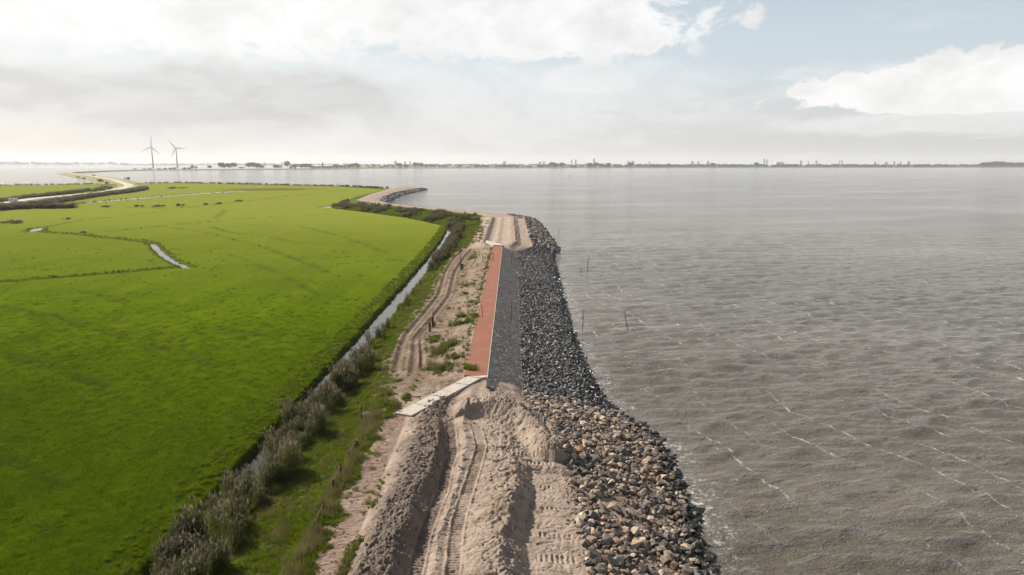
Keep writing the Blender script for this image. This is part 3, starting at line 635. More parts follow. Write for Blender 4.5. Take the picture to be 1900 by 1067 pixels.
def leafy(name, n, rx, rz, s0, s1, material, seed, lobes=5, base=.1):
    r = np.random.default_rng(seed); V = []; F = []
    cs = [(r.normal(0, rx * .42), r.normal(0, rx * .42), base + rz * r.uniform(.35, .75), r.uniform(.4, .68)) for _ in range(lobes)]
    for i in range(n):
        cx, cy, cz, k_ = cs[r.integers(lobes)]; d = r.normal(size=3); d /= np.linalg.norm(d); q = k_ * r.uniform(.55, 1.08) ** .6
        p = np.array([cx + d[0] * q * rx * .8, cy + d[1] * q * rx * .8, max(base * .4, cz + d[2] * q * rz * .55)]); s = r.uniform(s0, s1)
        nrm = d + r.normal(0, .6, 3); nrm /= np.linalg.norm(nrm); t = np.cross(nrm, r.normal(size=3)); t /= np.linalg.norm(t) + 1e-6; b = np.cross(nrm, t); k = len(V)
        V += [tuple(p - t * s), tuple(p - b * s * .6), tuple(p + t * s), tuple(p + b * s * .6)]; F.append((k, k + 1, k + 2, k + 3))
    return mesh_np(name, V, F, material, False)
def reed_clump(name, n, rad, h0, h1, seed):
    r = np.random.default_rng(seed); V = []; F = []; mi = []
    def quad(p, q, w0, w1, th, m):
        c, s = math.cos(th), math.sin(th); k = len(V)
        V.extend([(p[0] - c * w0, p[1] - s * w0, p[2]), (p[0] + c * w0, p[1] + s * w0, p[2]), (q[0] + c * w1, q[1] + s * w1, q[2]), (q[0] - c * w1, q[1] - s * w1, q[2])]); F.append((k, k + 1, k + 2, k + 3)); mi.append(m)
    for i in range(n):
        a, d = r.uniform(0, 6.283), rad * math.sqrt(r.uniform()); b = np.array([d * math.cos(a), d * math.sin(a), -.1]); h = r.uniform(h0, h1) * (1 - .25 * (d / rad) ** 2)
        ln = r.normal(0, .10, 2) * h + np.array([.05, -.12]) * h; t = np.array([b[0] + ln[0], b[1] + ln[1], h]); quad(b, t, .012, .008, r.uniform(0, 3.14), 0)
        for j in range(7):
            f = r.uniform(.2, .95); p = b + (t - b) * f; la = r.uniform(0, 6.283); l = r.uniform(.25, .5); q = p + np.array([math.cos(la) * l, math.sin(la) * l, r.uniform(-.05, .25)])
            quad(p, q, .022, .004, la + 1.57, 0)
        if r.uniform() < .55:
            l = r.uniform(.22, .36); e = t + np.array([r.normal(.03, .05), r.normal(-.06, .05), l]); mdl = (t + e) / 2
            for th in (r.uniform(0, 3.14), r.uniform(0, 3.14)):
                quad(t - np.array([0, 0, .05]), mdl, .012, .052, th, 1); quad(mdl, e, .052, .006, th, 1)
    me = mesh_np(name, V, F, None, False); me.materials.append(M['reed_leaf']); me.materials.append(M['plume'])
    me.polygons.foreach_set('material_index', np.array(mi, np.int32)); return me
def rock_mesh(name, material, seed, pts=13, flat=.72):
    r = random.Random(seed); bm = bmesh.new()
    for i in range(pts):
        while True:
            v = Vector((r.uniform(-1, 1), r.uniform(-1, 1), r.uniform(-1, 1)))
            if .25 < v.length < 1.0: break
        v = v.normalized() * r.uniform(.42, .52); v.x *= r.uniform(.9, 1.25); v.z *= flat; bm.verts.new(v)
    bmesh.ops.convex_hull(bm, input=bm.verts[:])
    bmesh.ops.delete(bm, geom=[v for v in bm.verts if not v.link_faces], context='VERTS')
    return bm_mesh(name, bm, material)

# ------------------------------------------------------------------ paths, slabs, basalt
def slab_mesh(name, quad, thick, material, bev=.02):
    bm = bmesh.new(); t = [bm.verts.new(q) for q in quad]; b = [bm.verts.new((q[0], q[1], q[2] - thick)) for q in quad]
    bm.faces.new(t); bm.faces.new(b[::-1])
    for i in range(4): bm.faces.new((t[i], b[i], b[(i + 1) % 4], t[(i + 1) % 4]))
    bmesh.ops.recalc_face_normals(bm, faces=bm.faces[:])
    if bev: bmesh.ops.bevel(bm, geom=bm.edges[:], offset=bev, segments=1, affect='EDGES')
    return bm_mesh(name, bm, material)

PY0, PY1 = 66.2, 175.6
def build_paths():
    path = link('brick_cycle_path', slab_mesh('cycle_path', [(-4.85, PY0, 3.0), (-2.52, PY0, 3.0), (-2.52, PY1, 3.0), (-4.9, PY1, 3.0)], .25, M['red_brick'], 0))
    tag(path, 'straight new red brick cycle path along the dike crest', kind='structure')
    link('kerb', slab_mesh('kerb', [(-2.515, PY0 - .9, 3.015), (-2.42, PY0 - .9, 3.015), (-2.42, PY1, 3.015), (-2.515, PY1, 3.015)], .3, M['kerb'], .01), path)
    # near ramp of concrete slabs
    A0, A1, B0, B1 = Vector((-10.25, 57.0, 2.50)), Vector((-4.45, 65.85, 3.03)), Vector((-8.75, 56.35, 2.50)), Vector((-3.1, 65.25, 3.03))
    ramp = empty('concrete_ramp', (-7, 61, 2.6)); tag(ramp, 'sunlit row of pale concrete slabs linking the old path to the red path', 'ramp')
    cuts = [0, .235, .46, .585, .80, 1.0]
    for a, b in zip(cuts[:-1], cuts[1:]):
        e = .004; q = [A0.lerp(A1, a + e), B0.lerp(B1, a + e), B0.lerp(B1, b - e), A0.lerp(A1, b - e)]; dz = random.uniform(-.015, .015)
        q = [Vector((v.x + 7, v.y - 61, v.z - 2.6 + dz)) for v in q]
        link('concrete_slab', slab_mesh('concrete_slab', q, .28, M['concrete']), ramp)
    q = [(-4.40 + 7, 4.93, .425), (-3.05 + 7, 4.33, .425), (-2.40 + 7, 4.75, .425), (-2.40 + 7, 5.17, .425)]
    link('concrete_slab', slab_mesh('concrete_slab_end', q, .28, M['concrete']), ramp)
    ramp2 = empty('concrete_ramp', (-6, 183, 2.5)); tag(ramp2, 'pale concrete slab strip at the far end of the red path', 'ramp')
    P0, P1, Q0, Q1 = Vector((-9.3, 192, 2.55)), Vector((-4.9, 177.2, 3.02)), Vector((-7.6, 192.4, 2.62)), Vector((-2.5, 177.6, 3.06))
    for a, b in ((0, .32), (.32, .64), (.64, 1)):
        q = [P0.lerp(P1, a + .004), Q0.lerp(Q1, a + .004), Q0.lerp(Q1, b - .004), P0.lerp(P1, b - .004)]
        q = [Vector((v.x + 6, v.y - 183, v.z - 2.5 + .22)) for v in q]; link('concrete_slab', slab_mesh('concrete_slab_far', q[::-1], .5, M['concrete']), ramp2)
    q = [(1.1, -5.9, .76), (3.55, -7.2, .76), (3.55, -5.5, .78), (1.1, -5.5, .76)]; link('concrete_slab', slab_mesh('concrete_slab_far_end', q, .5, M['concrete']), ramp2)
    # basalt column slope
    rev = empty('basalt_slope', (0, 120, 2.2)); tag(rev, 'smooth grey slope of set basalt columns beside the red path', 'revetment')
    V, F, T = [], [], []; s = .30; row = 0; y = 62.8
    while y < 178:
        xx = -2.34 + (s / 2 if row % 2 else 0) + random.uniform(-.03, .03)
        while xx < 1.02:
            cy = y + random.uniform(-.04, .04); cx = xx + random.uniform(-.04, .04); rr = s * .575 * random.uniform(.90, 1.02); k = len(V)
            zc = 2.98 - (cx + 2.4) * (1.45 / 3.5) + random.uniform(-.014, .018); tx, ty = random.uniform(-.05, .05), random.uniform(-.05, .05); a0 = random.uniform(0, 1)
            for lay in (0, 1):
                for i in range(6):
                    a = a0 + i * 1.0472 + random.uniform(-.16, .16); q = rr * (1.06 if lay else .92)
                    px_, py_ = cx + q * math.cos(a), cy + q * math.sin(a); V.append((px_, py_ - 120, zc - (px_ - cx) * (.41 - tx) + (py_ - cy) * ty - (.16 if lay else 0) - 2.2))
            F += [(k, k + 1, k + 2, k + 3), (k, k + 3, k + 4, k + 5)] + [(k + 6 + i, k + 6 + (i + 1) % 6, k + (i + 1) % 6, k + i) for i in range(6)]
            T += [random.random() ** 1.3] * 12; xx += s
        y += s * .87; row += 1
    tag(link('basalt_columns', mesh_np('basalt_columns', V, F, M['basalt'], False, {'tint': T}), rev), kind='stuff')
    link('edge_board', slab_mesh('edge_board', [(1.03, -56, -.60), (1.12, -56, -.62), (1.12, 58, -.62), (1.03, 58, -.60)], .35, M['wood'], 0), rev)
    # old brick path in the foreground: herringbone-worn bricks, one by one
    V, F, T = [], [], []; y = 16.0; row = 0
    while y < 57.6:
        x = -10.75 + (.105 if row % 2 else 0)
        while x < -9.1:
            edge = min(x + 10.8, -8.95 - x); sink = random.uniform(-.006, .008) - (.05 * random.random() if edge < .25 else 0)
            if random.random() > .03 + (.35 if edge < .12 else 0):
                ln, wd = .098, .046; a = random.uniform(-.05, .05); cx, cy = x + random.uniform(-.006, .006), y + random.uniform(-.004, .004); z0 = 2.365 + sink; k = len(V)
                for lz, gq in ((0, .93), (-.05, 1.0)):
                    for sx, sy in ((-1, -1), (1, -1), (1, 1), (-1, 1)):
                        dx, dy = sx * ln * gq, sy * wd * gq; V.append((cx + dx * math.cos(a) - dy * math.sin(a), cy + dx * math.sin(a) + dy * math.cos(a), z0 + lz + dx * random.uniform(-.03, .03)))
                F += [(k, k + 1, k + 2, k + 3)] + [(k + 4 + i, k + 4 + (i + 1) % 4, k + (i + 1) % 4, k + i) for i in range(4)]; T += [random.random()] * 8
            x += .21
        y += .105; row += 1
    V = np.array(V, np.float32); zz = dike(V[:, 0].astype(float), V[:, 1].astype(float))[0]; V[:, 2] += (zz - 2.35)
    old = empty('old_brick_path', (-9.9, 40, 2.35)); tag(old, 'worn sand-strewn old brick path left of the sand ridge', kind='structure')
    V[:, 0] += 9.9; V[:, 1] -= 40; V[:, 2] -= 2.35
    tag(link('paving_bricks', mesh_np('paving_bricks', V, F, M['old_brick'], False, {'tint': T}), old), kind='stuff')
build_paths()

# ------------------------------------------------------------------ rocks
def build_rocks():
    mixed = [rock_mesh('boulder_shape', M['mixed_stone'], 100 + i, 12 + i % 4, .62 + .05 * (i % 5)) for i in range(12)]
    darkm = [rock_mesh('stone_shape', M['dark_stone'], 200 + i, 11 + i % 4, .6 + .05 * (i % 5)) for i in range(12)]
    def field(y0, y1, spacing, s0, s1, xr, keep=lambda x, y: np.ones(x.shape, bool), layers=2, seed=0, zlift=.12):
        r = np.random.default_rng(seed); out = []
        for l in range(layers):
            ny = int((y1 - y0) / spacing)
            ys = y0 + (np.arange(ny) + .5) * spacing
            for yv in ys:
                a, b = xr(yv); n = max(1, int((b - a) / spacing)); x = a + (np.arange(n) + r.uniform(.0, 1, n)) * (b - a) / n; y = yv + r.uniform(-.5, .5, n) * spacing
                k = keep(x, y); out.append(np.column_stack([x[k], y[k], np.full(k.sum(), l)]))
        P = np.concatenate(out); n = len(P); z = dike(P[:, 0], P[:, 1])[0]; sc = s0 + (s1 - s0) * r.uniform(0, 1, n) ** 2.4
        P[:, 2] = np.maximum(z, -.35) + P[:, 2] * zlift * r.uniform(.5, 1.2, n) + sc * .12
        S = np.column_stack([sc * r.uniform(.85, 1.25, n), sc * r.uniform(.85, 1.2, n), sc * r.uniform(.75, 1.1, n)])
        return P, r.uniform(-1, 1, (n, 3)) * np.array([.5, .5, 3.14]), S, r.integers(0, 12, n)
    def split(root, name, data, protos, extra=300, key=None):
        P, Rt, S, I = data; score = S.max(1) / np.hypot(P[:, 1], 24) * (1 + .6 * (P[:, 2] - dike(P[:, 0], P[:, 1])[0])); score[P[:, 1] < 30] = 0; score[P[:, 2] < -.05] = 0
        if key is not None: score = score * key(P)
        top = np.argsort(-score)[:extra]; rest = np.ones(len(P), bool); rest[top] = False; o0 = np.array(root.location)
        for i in top: link(name, protos[I[i]], root, tuple(P[i] - o0), tuple(Rt[i]), tuple(S[i]))
        return scatter(name + '_mass', P[rest] - o0, Rt[rest], S[rest], I[rest], protos, root)
    def gap(x, y): return (fbm(x / 2.2, y / 2.2, 301, 3) > -.28) & ~((np.hypot((x - 7.3) / 1.6, (y - 42.5) / 3.0) < 1) & (fbm(x / .6, y / .6, 302, 2) < .12))
    r1 = empty('boulder_revetment', (8, 45, 1)); tag(r1, 'near bank of loose mixed brown and grey boulders between sand and lake', 'revetment')
    xr1 = lambda y: (float(FX[14](y)) + .05, float(WL(y)) + .9)
    split(r1, 'boulder', field(17, 65.5, .43, .30, .88, xr1, gap, 2, 1), mixed)
    # small stones and pebbles between them
    d = field(17, 66, .34, .14, .34, lambda y: (float(FX[14](y)) - .35, float(WL(y)) + .3), lambda x, y: fbm(x / 1.5, y / 1.5, 303, 3) > -.2, 1, 2)
    scatter('pebbles', d[0] - np.array(r1.location), d[1], d[2], d[3], mixed, r1)
    r2 = empty('dark_stone_revetment', (5, 110, 1)); tag(r2, 'long bank of loose dark basalt stones below the set columns', 'revetment')
    split(r2, 'basalt_stone', field(62.5, 186, .33, .26, .60, lambda y: (max(1.15, float(FX[14](y)) - .1) + (max(0, 66 - y) * .8), float(WL(y)) + .9), layers=2, seed=3, zlift=.14), darkm)
    r3 = empty('far_boulder_bank', (9, 240, 1)); tag(r3, 'rocky point of dark boulders round the far sand heap', 'revetment')
    split(r3, 'boulder', field(186, 312, .75, .7, 1.5, lambda y: (float(FX[14](y)) - .2, float(WL(y)) + 1.2), layers=2, seed=4, zlift=.3), [*mixed[:5], *darkm[:7]], 150)
    r4 = empty('spit_boulder_edge', (-82, 520, 1)); tag(r4, 'band of dark boulders edging the distant curved sand spit', 'revetment')
    def xr4(y): 
        w = float(WL(y)); return (w - 4.2 * min(1, (y - 405) / 30) - .5, w + 1.5)
    d = field(410, 662, 1.3, 1.1, 2.2, xr4, layers=2, seed=6, zlift=.6)
    scatter('boulder_band', d[0] - np.array(r4.location), d[1], d[2], d[3], darkm, r4)
    # lone rocks standing off the bank
    for (x, y, s), lb in zip([(12.95,44.41,0.0)], ['single dark weedy rock awash just off the near boulder bank']):
        o = link('lone_rock', rock_mesh('lone_rock', M['dark_stone'], 77, 16, .5), None, (x, y, .02), (0, 0, .4), (1.5, 1.0, .8)); tag(o, lb, 'rock')
    o = link('orange_boulder', rock_mesh('orange_boulder', simple_mat('orange_stone', (.42, .20, .08), (.30, .15, .07), 4.0), 78, 14, .6), None, (3.2, 72.6, 1.25), (.2, .1, .4), (.85, .7, .6))
    tag(o, 'single orange boulder among the dark basalt stones', 'rock')
build_rocks()

# ------------------------------------------------------------------ vegetation
def build_vegetation():
    r = np.random.default_rng(21)
    def rots(n, tilt=.12): return np.column_stack([r.normal(0, tilt, n), r.normal(0, tilt, n), r.uniform(0, 6.283, n)])
    lawn = [blade_patch('lawn_patch', 70, .45, .03, .10, .016, .9, M['blade'], 300 + i) for i in range(4)]
    tuft = [blade_patch('grass_tuft', 70, .26, .18, .5, .026, .8, M['bank_blade'], 310 + i) for i in range(4)]
    weeds = [leafy('weed_plant', 70, .30, .26, .03, .075, M['weed'], 320 + i, 4, .04) for i in range(4)]
    dry = [blade_patch('dry_stalks', 40, .25, .3, .75, .02, .5, M['dry'], 330 + i) for i in range(3)]
    reeds = [reed_clump('reed_clump', 52, .46, 1.5, 2.35, 340 + i) for i in range(5)]
    # short pasture grass near the camera, thinning out with distance
    pts = []
    for y0, y1, sp, s in ((17, 60, .42, 1.0), (60, 125, .62, 1.3)):
        ny = int((y1 - y0) / sp)
        for i in range(ny):
            y = y0 + (i + .5) * sp; xl = -.80 * y - 2; xr = float(L_(y)) - 2.0; n = int((xr - xl) / sp)
            if n > 0: pts.append(np.column_stack([xl + (np.arange(n) + r.uniform(0, 1, n)) * sp, y + r.uniform(-.5, .5, n) * sp, np.full(n, s)]))
    P = np.concatenate(pts); dn = fbm(P[:, 0] / 2.0, P[:, 1] / 2.0, 401, 3); k = r.uniform(0, 1, len(P)) < .92 - .85 * sst(P[:, 1], 45, 125); P = P[k]; dn = dn[k]
    z = meadow(P[:, 0], P[:, 1])[0]; n = len(P); s = P[:, 2] * r.uniform(.75, 1.25, n)
    scatter('pasture_grass', np.column_stack([P[:, :2], z - .01]), rots(n, .08), np.column_stack([s, s, s * (1 + .35 * dn) * .9]), r.integers(0, 4, n), lawn, label='short grass covering the near pasture')
    q = np.column_stack([r.uniform(-150, -24, 5200), r.uniform(32, 190, 5200)]); q = q[(fbm(q[:, 0] / 7, q[:, 1] / 7, 431, 3) > .16) & (q[:, 0] > -.8 * q[:, 1])]; n = len(q)
    scatter('rank_grass', np.column_stack([q, meadow(q[:, 0], q[:, 1])[0]]), rots(n), np.column_stack([r.uniform(.5, 1.1, n), r.uniform(.5, 1.1, n), r.uniform(.2, .5, n)]), r.integers(0, 4, n), tuft, label='scattered coarser grass tufts in the pasture')
    # rough tufts along the ditch and the field ditches
    pts = []
    for y in np.arange(17, 258, .22):
        n = 3 if y < 120 else 2; pts.append(np.column_stack([L_(y) - r.uniform(1.5, 4.6, n), np.full(n, y) + r.uniform(-.2, .2, n), np.full(n, .62 if y < 120 else .9)]))
    for pl, hw, dep in DITCHES[:5]:
        dl = dense(pl, .5 if hw < 3 else 2.0); 
        for sgn in (-1, 1):
            a, b = offset_line(dl, hw + .9, 0); q = (a if sgn > 0 else b)[:, :2] + r.normal(0, .35 + .2 * hw, (len(dl), 2)); pts.append(np.column_stack([q, r.uniform(.5, 1.0, len(dl)) * (1 if hw < 3 else 1.7)]))
    for pl, hw in ROUGH[:6]:
        dl = dense(pl, 2.2); q = dl + r.normal(0, hw * .5, dl.shape); k = fbm(q[:, 0] / 9, q[:, 1] / 9, 402, 3) > -.05; q = q[k]; pts.append(np.column_stack([q, r.uniform(.4, 1.0, len(q))]))
    P = np.concatenate(pts); k = fbm(P[:, 0] / 1.8, P[:, 1] / 1.8, 403, 3) > -.12; P = P[k]; n = len(P); z = meadow(P[:, 0], P[:, 1])[0]
    k = z > .12; P, z = P[k], z[k]; n = len(P); s = P[:, 2] * r.uniform(.7, 1.3, n)
    scatter('ditch_bank_grass', np.column_stack([P[:, :2], z]), rots(n), np.column_stack([s, s, s * .8]), r.integers(0, 4, n), tuft, label='rough tufted grass along the ditch edges')
    # verge between reeds and path
    X = []; 
    for y0, y1, sp in ((17, 62, .30), (62, 130, .42), (130, 262, .75)):
        for y in np.arange(y0, y1, sp):
            xa, xb = float(L_(y)) + .9, -8.0; n = int((xb - xa) / sp); X.append(np.column_stack([xa + (np.arange(n) + r.uniform(0, 1, n)) * sp, np.full(n, y) + r.uniform(-.5, .5, n) * sp, np.full(n, .75 + sp * .9)]))
    P = np.concatenate(X); z, gr, di, da, wm = dike(P[:, 0], P[:, 1]); k = (r.uniform(0, 1, len(P)) < gr * .9); P, z = P[k], z[k]; n = len(P); lu = fbm(P[:, 0] / 2.5, P[:, 1] / 2.5, 404, 3)
    tall = np.exp(-((P[:, 0] + 11.9) / .9) ** 2) * (P[:, 1] < 60)
    s = P[:, 2] * r.uniform(.7, 1.3, n); h = s * (.42 + .6 * lu + .8 * tall)
    dryp = (r.uniform(0, 1, n) < .08 + .35 * tall + .25 * (lu > .25)); pick = np.where(dryp, 4 + r.integers(0, 3, n), np.where((r.uniform(0, 1, n) < .22), 7 + r.integers(0, 4, n), r.integers(0, 4, n)))
    scatter('verge_grass', np.column_stack([P[:, :2], z]), rots(n), np.column_stack([s, s, np.maximum(h, .2)]), pick, [*tuft, *dry, *weeds], label='tall mixed grass and weeds on the verge beside the reeds')
    # weeds on the dirt bank
    X = []
    for cx, cy, rad, n in [(-7.2, 70.6, 0.5, 60), (-8.8, 72.0, 0.5, 30), (-6.4, 74.4, 0.4, 35), (-7.9, 80.9, 0.5, 60), (-8.6, 78.0, 0.45, 50), (-10.0, 84.8, 0.4, 30), (-7.1, 80.6, 0.3, 20), (-7.4, 91.3, 0.4, 25), (-5.9, 91.8, 0.35, 25), (-4.4, 68.3, 0.3, 15), (-8.0, 122.2, 0.6, 20), (-9.3, 160.9, 0.9, 28), (-7.4, 95.8, 0.4, 18), (-11.4, 93.7, 0.3, 15), (-5.3, 93.6, 0.3, 20), (-10.9, 59.3, 0.35, 40), (-12.2, 62.8, 0.4, 20), (-10.0, 61.9, 0.3, 15), (-12.1, 60.5, 0.3, 15), (-6.4, 105.5, 0.3, 14), (-8.2, 113.9, 0.35, 12)]: X.append(np.column_stack([cx + r.normal(0, rad, n), cy + r.normal(0, rad * 1.6, n), r.uniform(.6, 1.5, n)]))
    q = np.column_stack([r.uniform(-10.5, -5.2, 520), r.uniform(67, 174, 520), r.uniform(.4, 1.0, 520)]); q = q[fbm(q[:, 0] / 2.2, q[:, 1] / 4, 405, 3) > .02]; X.append(q)
    q = np.column_stack([-5.25 + r.normal(0, .25, 260), r.uniform(67, 174, 260), r.uniform(.4, 1.0, 260)]); X.append(q)
    q = np.column_stack([r.uniform(-13.5, -9.5, 90), r.uniform(56, 70, 90), r.uniform(.4, 1.0, 90)]); X.append(q[fbm(q[:, 0] / 1.5, q[:, 1] / 1.5, 406, 2) > -.05])
    q = np.column_stack([-9.0 + r.normal(0, .16, 170) + .0, r.uniform(28, 36.5, 170), r.uniform(.4, .9, 170)]); X.append(q)
    q = np.column_stack([-8.95 + r.normal(0, .2, 30), r.uniform(39.5, 45, 30), r.uniform(.3, .8, 30)]); X.append(q)
    q = np.column_stack([r.uniform(-10.6, -9.2, 90), r.uniform(28, 56, 90), r.uniform(.15, .4, 90)]); X.append(q)
    q = np.column_stack([r.uniform(-12.5, -8.5, 120), r.uniform(186, 262, 120), r.uniform(.8, 1.6, 120)]); X.append(q)
    P = np.concatenate(X); n = len(P); z = dike(P[:, 0], P[:, 1])[0]
    for pl, hw in RUTS: k = seg_dist(P[:, 0], P[:, 1], pl)[0] > .45; P, z = P[k], z[k]
    n = len(P); pick = np.where(r.uniform(0, 1, n) < .62, r.integers(0, 4, n), np.where(r.uniform(0, 1, n) < .6, 4 + r.integers(0, 4, n), 8 + r.integers(0, 3, n)))
    scatter('bank_weeds', np.column_stack([P[:, :2], z]), rots(n), P[:, 2] * r.uniform(.7, 1.2, n), pick, [*weeds, *tuft, *dry], label='green weeds scattered over the sandy dike bank')
    # reeds along the ditch
    X = []
    for y in np.arange(17, 252, .38):
        if y < 73: dens = .95 * (1 if not 49 < y < 52.5 else .35)
        elif y < 79: dens = .30
        elif y < 128: dens = .16 if not 88 < y < 97 else .35
        elif y < 150: dens = .25
        elif y < 160: dens = .55
        else: dens = 1.0
        wd = np.interp(y, [16, 48, 50.5, 56, 78, 86, 150, 165, 250], [3.4, 3.6, 2.0, 3.8, 2.8, 1.6, 1.6, 3.0, 3.6]) * (1 + .25 * float(pn(np.array([y / 5.]), np.array([.5]), 411)[0]))
        n = r.poisson(dens * wd * .78); X.append(np.column_stack([L_(y) + (np.interp(y, [16, 47, 49.5, 52, 54, 68, 76, 160, 400], [-.9, -.75, .45, .45, -.5, -.5, 1.0, .9, .5])) + r.uniform(0, wd, n), np.full(n, y) + r.uniform(-.2, .2, n), np.full(n, 1 if y < 90 or y > 150 else .62)]))
    P = np.concatenate(X); n = len(P); z = np.maximum(dike(P[:, 0], P[:, 1])[0], -.1); s = P[:, 2] * r.uniform(.55, 1.15, n) * (1 + .45 * pn(P[:, 0] / 1.9, P[:, 1] / 2.4, 412))
    gk = r.uniform(0, 1, n) < .42
    scatter('reed_bed', np.column_stack([P[:, :2], z]), rots(n, .09), np.where(gk, s * 2.1, s), np.where(gk, 5 + r.integers(0, 4, n), r.integers(0, 5, n)), [*reeds, *tuft], label='purple brown plumed reeds lining the straight ditch')
    # reed belt at the bend
    X = []
    for y in np.arange(252, 470, .8):
        a = float(L_(y)) + .5; b = float(ST(y + 16)) - 1.5 if y > 290 else -13; b = min(b, a + 34 if y < 375 else a + (b - a) * max(0, 1 - (y - 375) / 80)); n = max(0, int((b - a) / 1.05)); X.append(np.column_stack([r.uniform(a, b, n), np.full(n, y) + r.uniform(-.4, .4, n), np.full(n, .95)]))
    P = np.concatenate(X); n = len(P); z = dike(P[:, 0], P[:, 1])[0]; s = P[:, 2] * r.uniform(.7, 1.15, n)
    dn = fbm(P[:, 0] / 9, P[:, 1] / 9, 413, 3); gp = np.where(dn > .12, r.integers(0, 5, n), 5 + r.integers(0, 4, n)); s = np.where(gp >= 5, s * 2.6, s)
    scatter('reed_belt', np.column_stack([P[:, :2], z]), rots(n, .06), s, gp, [*reeds, *tuft], label='dense green and brown reed belt along the bend of the dike')
    # reed strips beside the sand road, far left
    for pl, wd, sc, dens, lb in (([(-280.3,360.2,0.6),(-275.5,369.1,0.6),(-273.5,378.4,0.6),(-271.3,388.2,0.6),(-276.9,415.1,0.6),(-292.7,466.7,0.6),(-307.5,523.6,0.6),(-318.6,573.4,0.6),(-343.1,647.1,0.6)], 4, 1.5, .75, 'brown reed strip along the near side of the winding sand road'),
                             ([(-313.9,403.9,0.6),(-313.8,420.9,0.6),(-327.9,459.6,0.6),(-340.9,506.0,0.6),(-356.7,562.7,0.6),(-372.9,608.0,0.6)], 3, 1.4, .7, 'brown reed strip along the far side of the winding sand road'),
                             ([(-270.6,347.6,0.6),(-259.7,347.6,0.6),(-260.2,355.9,0.6),(-255.0,364.6,0.6),(-243.5,364.6,0.6),(-235.5,369.1,0.6)], 4, 1.6, .7, 'dark reed clump row below the winding sand road'),
                             ([(-357.4,590.2,0.6),(-376.5,633.5,0.6),(-405.9,691.5,0.6)], 6, 1.3, .3, 'short reed patch at the bend of the sand road'),
                             ([(-593.1,751.6,0.6),(-560.6,755.4,0.6),(-518.3,780.7,0.6),(-488.9,807.8,0.6)], 7, 1.0, .35, 'thin reed fringe along the far left lake shore'),
                             ([(-442.2,839.1,0.6),(-414.1,865.4,0.6),(-272.7,784.8,0.6),(-175.5,724.6,0.6),(-121.5,661.3,0.6)], 8, 1.0, .35, 'thin reed fringe along the far shore of the pasture')):
        dl = dense(pl, .6); k = r.uniform(0, 1, len(dl)) < dens; dl = dl[k]; q = dl + r.normal(0, wd * .4, dl.shape); n = len(q)
        s_ = sc * r.uniform(.6, 1.15, n); scatter('reed_strip', np.column_stack([q, np.full(n, .5)]), rots(n, .06), np.column_stack([s_ * 2.4, s_ * 2.4, s_ * .85]), r.integers(0, 5, n), reeds, label=lb)
    # driftwood and dry stalks among the near boulders
    n = 70; P = np.column_stack([r.uniform(4.6, 10.5, n), r.uniform(30, 56, n)]); z = dike(P[:, 0], P[:, 1])[0]
    bm = bmesh.new(); tube(bm, (-.4, 0, .3), (.45, .1, .36), .018, .010, 5); st = bm_mesh('drift_stalk', bm, M['dry'])
    scatter('drift_stalks', np.column_stack([P, z + .05]), np.column_stack([r.normal(0, .25, n), r.normal(0, .25, n), r.uniform(0, 6.28, n)]), r.uniform(.5, 1.2, n), np.zeros(n, int), [st], label='pale dry reed stalks washed up between the near boulders')
build_vegetation()
def build_clods():
    r = np.random.default_rng(31); n = 4200; P = np.column_stack([r.uniform(-8.9, 4.0, n), r.uniform(28, 62, n)])
    f5, f6, f11, f12, f13 = (FX[k](P[:, 1]) for k in (5, 6, 11, 12, 13))
    w = .06 + .9 * ((P[:, 0] > f5 - .3) & (P[:, 0] < f6 + .25)) + .5 * ((P[:, 0] > f11 + .3) & (P[:, 0] < f13)) + .5 * (seg_dist(P[:, 0], P[:, 1], MOUND)[0] < 1.2)
    k = r.uniform(0, 1, n) < w * (fbm(P[:, 0] / .9, P[:, 1] / .9, 420, 3) > -.1); P = P[k]; n = len(P); z, _, _, da, _ = dike(P[:, 0], P[:, 1])
    protos = [rock_mesh('sand_clod', M['clod'], 600 + i, 14, .7) for i in range(6)]; s = .05 + .24 * r.uniform(0, 1, n) ** 3
    scatter('sand_clods', np.column_stack([P, z + s * .1]), r.uniform(-3, 3, (n, 3)), s, r.integers(0, 6, n), protos, label='loose clods of damp sand on the spoil ridges')
mc, g = new_mat('sand_clod'); p_ = pos(g); M['clod'] = finish(g, pbsdf(g, g.mix(g('ShaderNodeObjectInfo').outputs['Random'], (0.24, 0.185, 0.14), (0.40, 0.31, 0.235)), 0.95, 0.1, bump(g, g.noise(p_, 20.0, 4, .7), .6, .04)), mc)
build_clods()

# ------------------------------------------------------------------ stakes, posts, fence, debris
def ground(x, y):
    return max(float(dike(np.array([x]), np.array([y]))[0][0]), -.6)
def stake(x, y, h, lean, label, mat='dark_wood', r0=.045, collar=True, z=None, group='survey stakes set in two rows across the dike'):
    z = ground(x, y) if z is None else z; t = empty('marker_stake', (x, y, z)); tag(t, label, 'stake', group)
    bm = bmesh.new(); top = Vector((lean[0], lean[1], h)); mid_ = top * .55 + Vector((random.uniform(-.03, .03), random.uniform(-.03, .03), 0))
    tube(bm, (0, 0, -.4), mid_, r0, r0 * .8); tube(bm, mid_, top, r0 * .8, r0 * .45); link('pole', bm_mesh('stake_pole', bm, M[mat]), t)
    if collar:
        for f in (.32, .62):
            bm = bmesh.new(); c = top * f; d = top.normalized() * .09; tube(bm, c - d, c + d, r0 * 1.7, r0 * 1.6); link('binding', bm_mesh('stake_binding', bm, M['dark_wood']), t)
